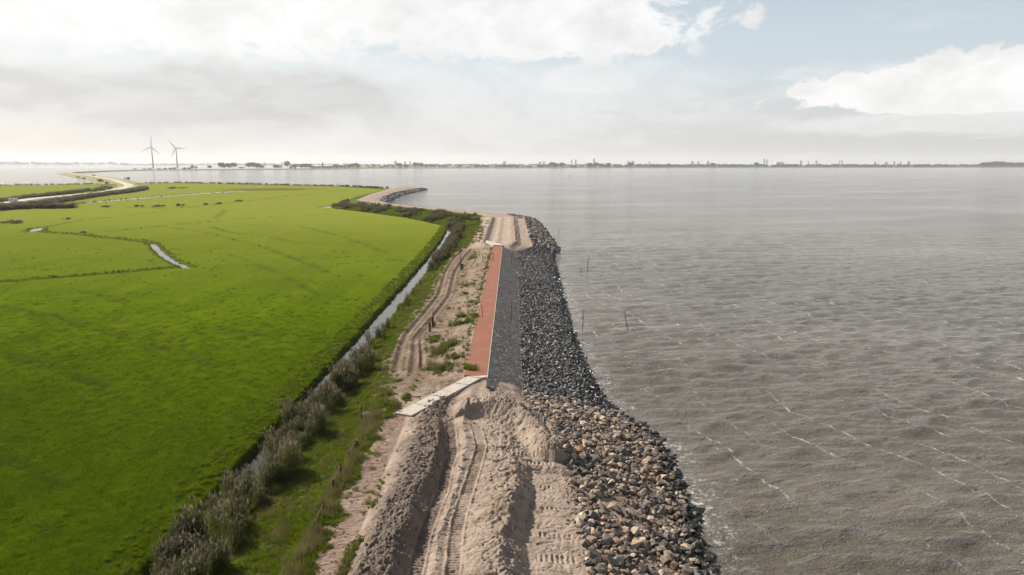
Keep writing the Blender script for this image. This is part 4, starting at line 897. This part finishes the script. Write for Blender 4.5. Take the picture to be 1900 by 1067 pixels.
def post(x, y, h, w, label, rz=.2):
    t = empty('timber_post', (x, y, ground(x, y)), rz); tag(t, label, 'post', 'stub posts beside the dirt track')
    bm = bmesh.new(); box(bm, (0, 0, h / 2 - .2), (w, w, h + .4)); bmesh.ops.bevel(bm, geom=bm.edges[:], offset=.02, segments=1, affect='EDGES'); link('shaft', bm_mesh('post_shaft', bm, M['dark_wood']), t)
    bm = bmesh.new(); bmesh.ops.create_cone(bm, cap_ends=True, segments=4, radius1=w * .72, radius2=w * .25, depth=.08, matrix=Matrix.Translation((0, 0, h + .035)) @ Matrix.Rotation(R(45), 4, 'Z')); link('cap', bm_mesh('post_cap', bm, M['wood']), t)
def build_small():
    S = [(-11.08,93.67,1.9),(-6.24,94.01,2.6),(-4.08,93.5,2.95),(-0.15,93.96,2.3),(3.4,95.3,1.2),(10.27,96.61,0.0),(16.99,96.94,0.0),(-11.1,145.8,1.9),(-6.6,150.8,2.6),(-4.2,149.2,2.95),(-0.1,151.9,2.2),(9.6,150.7,0.3),(16.9,151.1,0.0),(15.8,151.9,0.0),(16.3,237.2,0.0)]
    D = [(2.75, (0, 0), 'tall thin stake beside the stub posts near the dirt track bend', 'dark_wood'), (2.9, (0, 0), 'pale thin stake on the weedy bank left of the red path', 'wood'),
         (1.8, (-.2, 0), 'short leaning stake standing on the red path', 'dark_wood'), (3.2, (.12, 0), 'thin stake on the near stretch of the grey basalt slope', 'rust'),
         (2.4, (.1, 0), 'rusty stake among the dark stones by the waterline', 'rust'), (3.3, (.05, 0), 'upright stake in the lake close to the dark stones', 'dark_wood'),
         (3.0, (-.75, .1), 'leaning stake standing alone in the lake, farthest right', 'dark_wood'), (4.0, (0, 0), 'tall stake beside the far pair of stub posts', 'dark_wood'),
         (1.8, (.1, 0), 'small pale stake on the far weedy bank', 'wood'), (1.9, (.05, 0), 'thin stake at the far end of the red path', 'dark_wood'),
         (2.9, (.2, 0), 'thin stake on the far stretch of the grey basalt slope', 'rust'), (4.0, (-.1, 0), 'tall stake at the edge of the far dark stones', 'dark_wood'),
         (4.0, (.1, 0), 'tall upright stake in the lake behind the short slanting one', 'dark_wood'), (1.1, (-.45, 0), 'short slanting stump of a stake in the lake', 'dark_wood'), (2.8, (0, 0), 'thin stake in the lake beside the rocky point', 'dark_wood')]
    for (x, y, _), (h, l, lb, mt) in zip(S, D):
        stake(x, y, h, l, lb, mt, .05 if y < 120 else .07, mt == 'dark_wood' and h > 2.5, 0.0 if 'in the lake' in lb else None)
    for (x, y, _), h, lb in zip([(-11.11,89.77,1.85),(-10.99,92.26,1.85),(-10.7,143.1,1.85),(-10.5,144.6,1.85)], (1.25, 1.5, 1.5, 1.2), ('shorter dark stub post of the near pair by the dirt track', 'taller dark stub post of the near pair by the dirt track',
                                'taller dark stub post of the far pair by the dirt track', 'shorter dark stub post of the far pair by the dirt track')): post(x, y, h, .26, lb)
    for (x, y, _), ln, lb in zip([(-11.1,234.2,1.6),(-10.4,230.4,1.6)], ((-.9, .2), (.5, .3)), ('bare leaning branch sticking up from the far verge', 'bare short branch beside the leaning one on the far verge')):
        stake(x, y, 3.0 if ln[0] < 0 else 2.2, ln, lb, 'dark_wood', .06, False, None, 'bare branches on the far verge')
    # navigation buoy
    (x, y, _), = [(113.5,1360.8,0.0)]; t = empty('channel_buoy', (x, y, 0)); tag(t, 'small dark buoy floating far out on the lake', 'buoy')
    bm = bmesh.new(); bmesh.ops.create_cone(bm, cap_ends=True, segments=14, radius1=1.1, radius2=1.0, depth=1.2, matrix=Matrix.Translation((0, 0, .3))); link('float', bm_mesh('buoy_float', bm, M['dark_wood']), t)
    bm = bmesh.new(); tube(bm, (0, 0, .9), (0, 0, 4.2), .35, .12); link('mast', bm_mesh('buoy_mast', bm, M['rust']), t)
    bm = bmesh.new(); bmesh.ops.create_cone(bm, cap_ends=True, segments=10, radius1=.7, radius2=.05, depth=1.0, matrix=Matrix.Translation((0, 0, 4.6))); link('topmark', bm_mesh('buoy_topmark', bm, M['rust']), t)
    # overgrown fence
    fp = [(-12.31,50.65,1.9),(-12.27,48.28,1.9),(-12.24,45.84,1.9),(-12.2,43.32,1.9),(-12.17,40.75,1.9),(-12.1,38.45,1.9)]; f0 = fp[2]
    t = empty('wooden_fence', (f0[0], f0[1], ground(f0[0], f0[1]))); tag(t, 'broken overgrown wooden fence on the verge beside the old brick path', 'fence'); b0 = t.location
    tops = []
    for x, y, _ in fp:
        z = ground(x, y); h = random.uniform(.7, .95); bm = bmesh.new(); tp = Vector((x + random.uniform(-.12, .12), y + random.uniform(-.1, .1), z + h)) - b0; tops.append(tp)
        tube(bm, Vector((x, y, z - .4)) - b0, tp, .07, .06, 7); link('fence_post', bm_mesh('fence_post', bm, M['dark_wood']), t)
    for i, (a, b) in enumerate(zip(tops[:-1], tops[1:])):
        if i in (1, 3): continue
        bm = bmesh.new(); c = (a + b) / 2 - Vector((0, 0, .2)); d = b - a; box(bm, c, (.03, d.length * .98, .14), d.to_track_quat('Y', 'Z').to_matrix()); link('rail', bm_mesh('fence_rail', bm, M['wood']), t)
    bm = bmesh.new(); box(bm, tops[0] - Vector((.05, -.2, .45)), (.05, .75, .75), Euler((.12, .15, .1)).to_matrix()); link('board', bm_mesh('fence_board', bm, M['wood']), t)
    # broken pallet
    (x, y, _), = [(-12.62,57.77,1.9)]; z = ground(x, y); t = empty('broken_pallet', (x, y, z + .12), .5); tag(t, 'broken weathered pallet dumped in the weeds near the concrete ramp', 'pallet')
    for i in range(5): bm = bmesh.new(); box(bm, (0, (i - 2) * .27, .16 + random.uniform(0, .06)), (1.5, .13, .03), Euler((random.uniform(-.1, .1), random.uniform(-.08, .12), random.uniform(-.2, .2))).to_matrix()); link('deck_board', bm_mesh('deck_board', bm, M['wood']), t)
    for i in range(3): bm = bmesh.new(); box(bm, ((i - 1) * .62, 0, .06), (.1, 1.3, .1), Euler((0, .05, random.uniform(-.1, .1))).to_matrix()); link('bearer', bm_mesh('bearer', bm, M['dark_wood']), t)
    bm = bmesh.new(); tube(bm, (-.9, -.3, -.1), (-.75, .1, 1.0), .05, .045, 7); link('propped_pole', bm_mesh('propped_pole', bm, M['dark_wood']), t)
    # loose planks on the sand
    for (x, y, _), rz, ln, lb in zip([(-8.91,61.67,2.5),(-6.96,58.33,2.5),(-0.42,49.68,2.5),(1.0,47.43,2.5)], (.3, 1.0, .15, .0), (2.2, 1.6, 1.7, .8), ('dark flat plank lying in the dirt left of the concrete ramp', 'dark plank end poking from the sand below the concrete ramp',
                                        'long dark stick lying on the sand floor of the cut', 'short dark stick lying across the machine tracks in the cut')):
        z = ground(x, y); bm = bmesh.new(); box(bm, (0, 0, .03), (ln, .16, .05)); bmesh.ops.bevel(bm, geom=bm.edges[:], offset=.01, segments=1, affect='EDGES'); tag(link('loose_plank', bm_mesh('loose_plank', bm, M['dark_wood']), None, (x, y, z + .05), (.03, .05, rz)), lb, 'plank', 'loose planks on the sand')
    # white trailer on the sand road
    (x, y, _), = [(-297.4,410.1,1.2)]; t = empty('site_trailer', (x, y, 1.0), .35); tag(t, 'small white site trailer parked on the far left sand road', 'trailer')
    bm = bmesh.new(); box(bm, (0, 0, 1.75), (4.2, 2.1, 2.1)); bmesh.ops.bevel(bm, geom=bm.edges[:], offset=.12, segments=2, affect='EDGES'); link('body', bm_mesh('trailer_body', bm, M['white_paint']), t)
    for sx in (-.5, .5):
        for sy in (-1, 1): bm = bmesh.new(); tube(bm, (sx, sy * .98, .34), (sx, sy * .78, .34), .34, .34, 14); link('wheel', bm_mesh('trailer_wheel', bm, M['tyre']), t)
    bm = bmesh.new(); tube(bm, (2.0, 0, .6), (3.3, 0, .5), .06, .05); link('tow_bar', bm_mesh('tow_bar', bm, M['dark_wood']), t)
    bm = bmesh.new(); box(bm, (-.8, -1.06, 2.0), (1.0, .04, .6)); link('window', bm_mesh('trailer_window', bm, M['window']), t)
    bm = bmesh.new(); box(bm, (1.1, -1.06, 1.6), (.8, .04, 1.7)); link('door', bm_mesh('trailer_door', bm, M['facade_grey']), t)
build_small()

# ------------------------------------------------------------------ far land
def land(name, front, back, label, material, h, kind='structure'):
    n = max(len(front), len(back)); 
    def rs(p): 
        p = np.array(p, float)[:, :2]; s = np.linspace(0, 1, len(p)); q = np.linspace(0, 1, 60); return np.column_stack([np.interp(q, s, p[:, 0]), np.interp(q, s, p[:, 1]), np.full(60, -.5)])
    me = ribbon(name, rs(front), rs(back), material, 0, [(0, 0), (.08, .5 + h * .7), (.2, .5 + h), (.5, .5 + h * .95), (.8, .5 + h), (.92, .5 + h * .7), (1, 0)])
    return tag(link(name, me), label, kind=kind)
def build_far():
    road = [(-284.4,358.4,1.0),(-294.1,394.4,1.0),(-319.0,458.8,1.0),(-326.4,519.1,1.0),(-332.0,558.3,1.0),(-364.4,642.9,1.0),(-390.5,703.8,1.0),(-426.7,767.4,1.0),(-476.0,843.4,1.0),(-586.3,1015.8,1.0),(-819.7,1345.1,1.0),(-1100.6,1715.2,1.0)]
    dl = dense(road, 8.0)
    for i in range(3): dl[1:-1] = (dl[:-2] + dl[1:-1] * 2 + dl[2:]) / 4
    a, b = offset_line(dl, 4.5, 0); 
    me = ribbon('sand_road', np.column_stack([a[:, :2], np.full(len(a), 1.5)]), np.column_stack([b[:, :2], np.full(len(b), 1.5)]), M['road'], 0, [(0, -.1), (.3, .12), (.7, .12), (1, -.1)])
    tag(link('sand_road', me), 'pale winding sand road on the causeway at far left', kind='structure')
    a, b = offset_line(dl, 13, 0); me = ribbon('road_bank', np.column_stack([a[:, :2], np.full(len(a), .3)]), np.column_stack([b[:, :2], np.full(len(b), .3)]), M['far_bank'], 0, [(0, 0), (.25, .9), (.35, 1.06), (.65, 1.06), (.75, .9), (1, 0)])
    tag(link('road_bank', me), 'grassy bank carrying the winding sand road', kind='structure')
    land('causeway', [(-475.9,761.5,0.0),(-532.5,880.1,0.0),(-672.8,1078.3,0.0),(-784.3,1226.9,0.0),(-1087.3,1648.2,0.0)], [(-426.8,821.9,0.0),(-486.4,905.7,0.0),(-581.3,1042.3,0.0),(-746.7,1277.2,0.0),(-1197.4,1898.6,0.0)], 'low grassy causeway running out into the left lake', M['far_bank'], 1.2)
    land('far_dike', [(-1116.8,1759.6,0.0),(-1236.0,2117.1,0.0),(-1297.0,2487.6,0.0),(-1117.9,2612.1,0.0),(-1005.6,2749.9,0.0),(-864.8,2850.0,0.0),(-766.6,2985.9,0.0)], [(-1183.2,1864.6,0.0),(-1345.1,2304.3,0.0),(-1433.5,2749.9,0.0),(-1253.7,2930.0,0.0),(-1146.4,3135.4,0.0),(-1012.0,3335.9,0.0),(-946.9,3689.5,0.0)], 'long thin tree lined dike across the left lake', M['far_land'], 3)
    land('far_shore', [(-805.4,2957.7,0.0),(-648.7,3335.9,0.0),(-406.5,3484.3,0.0),(0.0,3563.6,0.0),(287.0,3689.5,0.0),(914.7,3920.4,0.0),(1407.2,4021.0,0.0),(2086.1,4127.0,0.0),(2636.8,4238.6,0.0),(3310.2,4481.1,0.0),(4662.9,4613.0,0.0)], [(-1707.4,6275.2,0.0),(-1451.8,7471.4,0.0),(-871.1,7471.4,0.0),(0.0,7845.1,0.0),(609.8,7845.1,0.0),(1925.6,8258.3,0.0),(2888.4,8258.3,0.0),(4172.1,8258.3,0.0),(5134.9,8258.3,0.0),(6097.7,8258.3,0.0),(8344.2,8258.3,0.0)], 'low flat far shore across the lake', M['far_land'], 2.5)
    land('horizon_shore', [(-8869.4,9510.2,0.0),(-7021.6,9510.2,0.0),(-4344.6,9807.5,0.0),(-2032.6,10461.6,0.0)], [(-12195.4,13078.1,0.0),(-9654.7,13078.1,0.0),(-5792.8,13078.1,0.0),(-2540.7,13078.1,0.0)], 'faint hazy shore on the left horizon', M['far_land'], 4)
    # trees: a few shapes, each tree its own thing
    crowns = [leafy('tree_crown', 560, 4.6, 11.0, .55, 1.15, M['tree_leaf'], 500 + i, 12 + i, .9) for i in range(4)] + [leafy('bush_crown', 260, 3.2, 3.2, .3, .65, M['bush_leaf'], 520 + i, 7, .3) for i in range(3)]
    def trunk(i, h, rr):
        bm = bmesh.new(); tube(bm, (0, 0, -.5), (.1, 0, h * .45), rr, rr * .7, 7); tube(bm, (.1, 0, h * .43), (.9, .3, h * .8), rr * .55, rr * .2, 6); tube(bm, (.1, 0, h * .4), (-.9, -.2, h * .78), rr * .5, rr * .2, 6); tube(bm, (.1, 0, h * .44), (.1, .1, h * .9), rr * .6, rr * .2, 6)
        return bm_mesh('trunk', bm, M['bark'])
    trunks = [trunk(i, 9.5, .32) for i in range(4)] + [trunk(i, 2.2, .12) for i in range(3)]
    def plant(x, y, z, w, h, i, name, label, cat, group):
        t = empty(name, (x, y, z), random.uniform(0, 6.28)); tag(t, label, cat, group); hw, hh = (10.5, 11.0) if i < 4 else (6.4, 3.3)
        s = (w / hw, w / hw, h / hh); link('crown', crowns[i], t, None, None, s); link('trunk', trunks[i], t, None, None, s)
    TL = [(-1243.0,2853.5,17.9,10.7),(-1213.7,2883.0,20.3,19.3),(-1202.7,2894.1,20.4,20.4),(-1188.5,2908.4,25.1,19.3),(-1174.1,2922.9,22.9,19.3),(-1149.8,2947.3,20.8,6.0),(-1126.8,2970.5,25.6,19.2),(-1115.1,2982.2,23.4,20.4),(-1101.7,2995.7,28.2,19.2),(-1088.2,3009.5,18.9,12.4),(-1042.2,3058.5,21.6,14.5),(-1030.0,3071.4,19.3,9.8),(-1003.5,3099.6,24.3,23.9),(-978.4,3126.3,29.4,14.4),(-956.5,3149.6,24.7,16.7),(-939.2,3164.9,27.3,17.9),(-925.3,3176.0,22.4,16.7),(-831.7,3250.9,25.5,15.3),(-813.3,3308.6,26.0,11.4),(-781.8,3416.5,24.1,18.9),(-771.4,3452.3,24.4,20.2)]
    def far_trees(TT, where, group):
        for i, (x, y, w, h) in enumerate(TT):
            plant(x, y, 2.5, w * 1.2, h * 1.25, random.randrange(4), 'far_tree', 'dark round tree on %s, %s from the left' % (where, ORD[i]), 'tree', group)
    far_trees(TL, 'the long dike across the left lake', 'trees on the far dike')
    far_trees([(-606.8,3735.8,26.4,18.7),(-575.4,3757.1,26.6,12.9),(-527.6,3789.4,29.8,22.9),(-500.7,3807.7,26.9,21.5),(-473.5,3826.1,24.0,15.7),(-446.1,3844.7,27.2,12.7),(-246.6,3887.5,24.4,6.0),(-145.2,3909.2,27.6,12.6),(-88.0,3921.5,24.6,9.6),(-63.8,3926.7,24.7,11.0),(-6.1,3939.1,24.8,6.5),(232.0,4052.4,28.7,23.0),(257.9,4064.9,28.7,21.5),(290.5,4080.6,32.1,23.1),(466.0,4153.8,32.6,21.5),(503.2,4168.8,32.8,23.1),(540.7,4184.0,39.4,18.3),(585.3,4202.0,36.3,21.5)], 'the middle of the far shore', 'trees in the middle of the far shore')
    far_trees([(732.1,4261.5,26.8,21.5),(897.8,4328.6,30.6,14.9),(990.0,4365.9,27.4,18.2),(1288.0,4437.9,34.9,21.5),(1586.3,4504.3,31.9,24.9),(1860.2,4551.6,28.6,14.6),(2078.1,4589.3,32.5,11.0),(2379.7,4643.9,29.2,12.7),(2494.1,4669.5,33.0,7.3),(2760.4,4729.1,52.0,10.7),(2819.5,4742.4,52.2,10.7),(2879.0,4755.7,44.9,8.8),(3349.8,4927.7,46.5,25.2),(3402.1,4948.3,46.7,27.1),(3465.5,4973.2,46.9,29.1),(3529.6,4998.4,51.1,27.2),(3594.3,5023.8,47.4,25.3),(3659.6,5049.5,47.6,23.4),(3720.2,5073.3,47.9,25.4)], 'the right part of the far shore', 'trees on the right of the far shore')
    BL = [(-199.3,272.3,0.5,10.3,1.9),(-190.3,293.3,0.5,3.7,0.9),(-147.6,234.4,0.5,3.0,0.9),(-221.4,373.9,0.5,5.0,1.5),(-206.6,378.6,0.5,4.2,1.5),(-196.6,380.9,0.5,7.2,1.5),(-184.9,380.9,0.5,3.9,2.1),(-176.2,395.6,0.5,4.4,1.6),(-172.3,403.4,0.5,5.4,1.6),(-170.3,428.7,0.5,4.7,1.7),(-322.1,656.7,0.5,14.5,2.1),(-542.3,976.8,0.9,6.9,5.4),(-788.2,1303.9,0.9,6.2,4.1),(-510.1,855.9,0.9,7.4,5.4),(-360.5,670.9,0.5,8.5,2.6),(-463.9,790.5,0.9,6.2,3.7),(-713.5,1137.4,0.9,6.3,3.6),(-645.9,1042.3,0.9,6.6,3.3)]
    BN = ['wide dark bush at the left edge of the far pasture', 'small bush on the ditch line left in the pasture', 'bush on the bank where the field ditch bends', 'dark bush on the far hedge line, farthest left', 'small dark bush on the far hedge line, second from left', 'broad low bush on the far hedge line, third from left', 'round dark bush on the far hedge line, fourth from left', 'low bush on the far hedge line, fifth from left', 'broad bush on the far hedge line, sixth from left', 'bush at the right end of the far hedge line', 'flat bush alone in the far pasture right of the sand road', 'dark round bush beside the sand road bend', 'tiny dark bush on the far end of the causeway', 'bush on the causeway where it meets the left shore', 'brownish bush at the end of the roadside reeds', 'brown bush inside the bend of the sand road', 'tiny bush on the near edge of the causeway, left', 'tiny bush on the near edge of the causeway, right']
    for (x, y, z, w, h), lb in zip(BL, BN):
        plant(x, y, z, w * .9, h * .8, 4 + random.randrange(3), 'field_bush', lb, 'bush', 'bushes in the far pasture')
    SL = [(-1422.4,2612.1,18.6,5.0),(-1385.8,2612.1,18.6,5.0),(-1365.5,2612.1,18.6,5.4),(-1328.9,2612.1,18.6,5.4),(-1308.6,2612.1,18.6,6.7),(-1288.3,2612.1,18.6,6.7),(-1272.0,2612.1,18.6,7.9),(-1235.5,2612.1,18.6,7.9),(-1219.2,2612.1,18.6,7.9),(-1202.9,2612.1,18.6,15.3)]
    for i, (x, y, w, h) in enumerate(SL):
        plant(x, y, 2.3, w, h, 4 + random.randrange(3), 'dike_shrub', 'low shrub on the dike by the wind turbines, %s from the left' % ORD[i], 'shrub', 'shrubs by the wind turbines')
    # far mass of woods along the shores
    r = np.random.default_rng(77); P = []; S = []
    for i in range(900):
        y = r.uniform(5200, 8200); P.append((y * r.uniform(-.24, .94), y, 2.0)); w = r.uniform(1.5, 4.5); S.append((w, w, r.uniform(.9, 1.9)))
    for i in range(350):
        y = r.uniform(9300, 12500); k = r.uniform(-.90, -.24); P.append((y * k, y, 3.0)); w = r.uniform(4, 11); S.append((w, w, r.uniform(1.2, 2.6) * (1 + .8 * (-.74 < k < -.56))))
    SH = np.array([(-813.0,3371.8,0.0),(-709.0,3646.6,0.0),(-451.7,3871.9,0.0),(0.0,3970.1,0.0),(320.9,4127.0,0.0),(1030.6,4417.9,0.0),(1590.7,4546.1,0.0),(2366.3,4681.9,0.0),(3798.6,5142.9,0.0),(4227.7,5228.6,0.0)]); SH = SH[np.argsort(SH[:, 0])]
    for i in range(620):
        x = r.uniform(SH[0, 0], SH[-1, 0]) if i % 2 else r.uniform(640, SH[-1, 0]); P.append((x, float(np.interp(x, SH[:, 0], SH[:, 1])) + r.uniform(-60, 500), 2.0)); w = r.uniform(1.0, 2.8); S.append((w, w, r.uniform(.5, 1.4)))
    n = len(P); scatter('far_woodland', np.array(P), np.column_stack([np.zeros((n, 2)), r.uniform(0, 6.28, n)]), np.array(S), r.integers(0, 4, n), crowns[:4], label='hazy continuous band of far trees along the horizon')
    # village houses and church
    HL = [(-1011.0,3167.2),(-997.3,3182.2),(-936.3,3239.6),(-926.1,3247.9),(-915.9,3256.3),(-907.7,3263.0),(-895.3,3273.2),(-884.9,3281.7),(-874.5,3290.2),(-864.0,3298.8),(-841.7,3331.9),(-819.5,3411.2),(-809.4,3447.1),(-754.1,3644.3)]
    for i, (x, y) in enumerate(HL):
        t = empty('village_house', (x, y, 3.2), random.uniform(-.5, .5)); tag(t, 'small pale gabled house in the far village, %s from the left' % ORD[i], 'house', 'houses of the far village')
        w, d, hh, rf = random.uniform(10, 15), 9, random.uniform(4.5, 6), random.uniform(4, 5.5); bm = bmesh.new(); box(bm, (0, 0, hh / 2), (w, d, hh)); link('wall', bm_mesh('house_wall', bm, M['facade_pale']), t)
        bm = bmesh.new(); v = [bm.verts.new(q) for q in ((-w / 2 - .4, -d / 2 - .5, hh - .2), (w / 2 + .4, -d / 2 - .5, hh - .2), (w / 2 + .4, d / 2 + .5, hh - .2), (-w / 2 - .4, d / 2 + .5, hh - .2), (-w / 2 - .4, 0, hh + rf), (w / 2 + .4, 0, hh + rf))]
        for q in ((0, 1, 5, 4), (2, 3, 4, 5), (0, 4, 3), (1, 2, 5), (3, 2, 1, 0)): bm.faces.new([v[k] for k in q])
        rfo = link('roof', bm_mesh('house_roof', bm, M['roof']), t); bm = bmesh.new(); box(bm, (w * .3, 0, hh + rf), (.9, .9, 2.0)); link('chimney', bm_mesh('chimney', bm, M['facade_brick']), rfo)
        for sx in (-.25, .25): bm = bmesh.new(); box(bm, (sx * w, -d / 2 - .02, hh * .5), (2.0, .1, 2.0)); link('window', bm_mesh('house_window', bm, M['window']), t)
    (x, y), = [(-902.5,3267.2)]
    t = empty('village_church', (x, y + 40, 3)); tag(t, 'church with slim dark spire above the far village', 'church')
    bm = bmesh.new(); box(bm, (0, 0, 8), (7, 7, 16)); link('tower', bm_mesh('church_tower', bm, M['facade_brick']), t)
    bm = bmesh.new(); bmesh.ops.create_cone(bm, cap_ends=True, segments=8, radius1=4.6, radius2=.2, depth=15, matrix=Matrix.Translation((0, 0, 23.5))); link('spire', bm_mesh('church_spire', bm, M['roof']), t)
    bm = bmesh.new(); box(bm, (13, 0, 4.5), (19, 9, 9)); link('nave', bm_mesh('church_nave', bm, M['facade_brick']), t)
    # skyline towers
    SK = [(-2497.2,7000.0,16.6,35.4,0),(-2532.1,7630.0,15.1,39.5,0),(-1235.6,7360.0,26.1,50.1,0),(-1091.1,7090.0,19.6,42.0,0),(-1134.0,7720.0,18.3,48.5,0),(-81.1,7450.0,35.3,47.6,0),(290.2,7180.0,28.3,41.2,0),(358.1,7810.0,24.7,47.1,0),(647.5,7540.0,15.5,64.6,1),(666.7,7270.0,17.2,66.4,1),(827.0,7000.0,18.8,73.8,1),(1280.9,7630.0,36.1,51.1,0),(1281.3,7360.0,29.1,51.8,0),(1405.2,7090.0,16.8,43.7,0),(2004.0,7720.0,30.5,48.5,0),(1997.6,7450.0,23.5,50.5,0),(2025.7,7180.0,22.7,49.4,0),(2834.6,7810.0,18.5,78.0,1),(2766.0,7540.0,17.9,66.9,1),(2796.9,7270.0,80.4,39.8,0),(2910.7,7000.0,19.9,54.1,0),(3255.6,7630.0,14.5,49.4,0),(3226.2,7360.0,20.9,54.0,0),(3703.1,7090.0,22.4,41.5,0),(4157.9,7720.0,30.5,43.2,0),(4099.4,7450.0,23.5,47.6,0),(4017.9,7180.0,17.0,42.3,0),(4455.3,7810.0,37.0,48.2,0)]
    for i, (x, y, ww, h, tall) in enumerate(SK):
        t = empty('tower_block', (x, y, 2)); tag(t, '%s hazy tower block on the far skyline, %s from the left' % ('tall' if tall else 'low', ORD[i]), 'building', 'tower blocks on the far skyline')
        mt = ('facade_grey', 'facade_pale', 'facade_grey', 'facade_pale')[i % 4]; bm = bmesh.new(); box(bm, (0, 0, h / 2), (ww, ww * .8, h)); link('wall', bm_mesh('tower_wall', bm, M[mt]), t)
        bm = bmesh.new(); box(bm, (ww * .1, 0, h + 1.5), (ww * .45, ww * .4, 3)); link('roof_housing', bm_mesh('roof_housing', bm, M['facade_grey']), t)
        for k in range(4): bm = bmesh.new(); box(bm, (0, -ww * .4 - .05, h * (.2 + .2 * k)), (ww * .9, .2, h * .07)); link('window_band', bm_mesh('window_band', bm, M['window']), t)
    (x, y, m, h, _), = [(3313.3,7000.0,5.5,54.1,0)]
    t = empty('arch_tower', (x, y, 2)); tag(t, 'portal shaped tower with open middle on the far skyline', 'building');
    for sx in (-1, 1): bm = bmesh.new(); box(bm, (sx * 2.6 * m, 0, h / 2), (1.6 * m, 18, h)); link('leg', bm_mesh('arch_leg', bm, M['facade_grey']), t)
    bm = bmesh.new(); box(bm, (0, 0, h - .6 * m), (3.58 * m, 18, 1.2 * m)); link('crossbeam', bm_mesh('arch_beam', bm, M['facade_grey']), t)
    # wind turbines
    for (x, y, hz), angs, lb in zip([(-1723.4,3330.0,100.6),(-1606.9,3330.0,95.5)], ((8, 130, 247), (-38, 90, 208)), ('left of two slim grey wind turbines on the far dike', 'right of two slim grey wind turbines on the far dike')):
        t = empty('wind_turbine', (x, y, 2)); tag(t, lb, 'wind turbine', 'wind turbines on the far dike')
        bm = bmesh.new(); tube(bm, (0, 0, 0), (0, 0, hz - 1.5), 3.4, 1.9, 18); link('tower', bm_mesh('turbine_tower', bm, M['turbine'], True), t)
        bm = bmesh.new(); box(bm, (0, 1.5, hz), (4.2, 11, 4.4)); bmesh.ops.bevel(bm, geom=bm.edges[:], offset=.8, segments=2, affect='EDGES'); link('nacelle', bm_mesh('nacelle', bm, M['turbine']), t)
        bm = bmesh.new(); bmesh.ops.create_uvsphere(bm, u_segments=12, v_segments=8, radius=2.2, matrix=Matrix.Translation((0, -5, hz))); link('hub', bm_mesh('hub', bm, M['turbine'], True), t)
        for a in angs:
            bm = bmesh.new(); prev = None; Lb = 54.0
            for f, c, th in ((0, 1.2, 1.1), (.06, 1.5, 1.0), (.2, 2.2, .6), (.5, 1.5, .35), (.8, .95, .2), (1, .35, .08)):
                ring = [bm.verts.new(Vector((sx * c, -5 + sy * th, hz)) + Vector((0, 0, 0))) for sx, sy in ((-1, 0), (0, -1), (1, 0), (0, 1))]
                for v in ring:
                    dx = v.co.x; v.co = Vector((math.sin(R(a)) * f * Lb + dx * math.cos(R(a)), v.co.y, hz + math.cos(R(a)) * f * Lb - dx * math.sin(R(a))))
                if prev:
                    for k in range(4): bm.faces.new((prev[k], prev[(k + 1) % 4], ring[(k + 1) % 4], ring[k]))
                prev = ring
            bm.faces.new(prev); bmesh.ops.recalc_face_normals(bm, faces=bm.faces[:]); link('blade', bm_mesh('blade', bm, M['turbine']), t)
def far_bank_mat():
    m, g = new_mat('far_bank'); p = pos(g); n = g.noise(p, .06, 4, .6); n2 = g.noise(p, .5, 4, .7)
    c = g.mix(g.ss(n, .4, .65), (.20, .19, .055), (.27, .23, .09)); c = g.mix(g.m('MULTIPLY', g.ss(n2, .5, .7), .5), c, (.09, .09, .035))
    M['far_bank'] = finish(g, pbsdf(g, c, .9, .1), m)
far_bank_mat(); build_far()

# ------------------------------------------------------------------ air
bm = bmesh.new(); box(bm, (0, 8850, 89), (42000, 18300, 192)); hz = link('haze', bm_mesh('haze', bm))
hz['kind'] = 'stuff'; hz['label'] = 'pale even haze over the lake and land'
m, g = new_mat('haze_air'); pv = g('ShaderNodeVolumePrincipled'); pv.inputs['Color'].default_value = (.95, .945, .94, 1); pv.inputs['Density'].default_value = 7.0e-5; pv.inputs['Anisotropy'].default_value = .2
o = g('ShaderNodeOutputMaterial'); g.t.links.new(pv.outputs[0], o.inputs['Volume']); hz.data.materials.append(m)
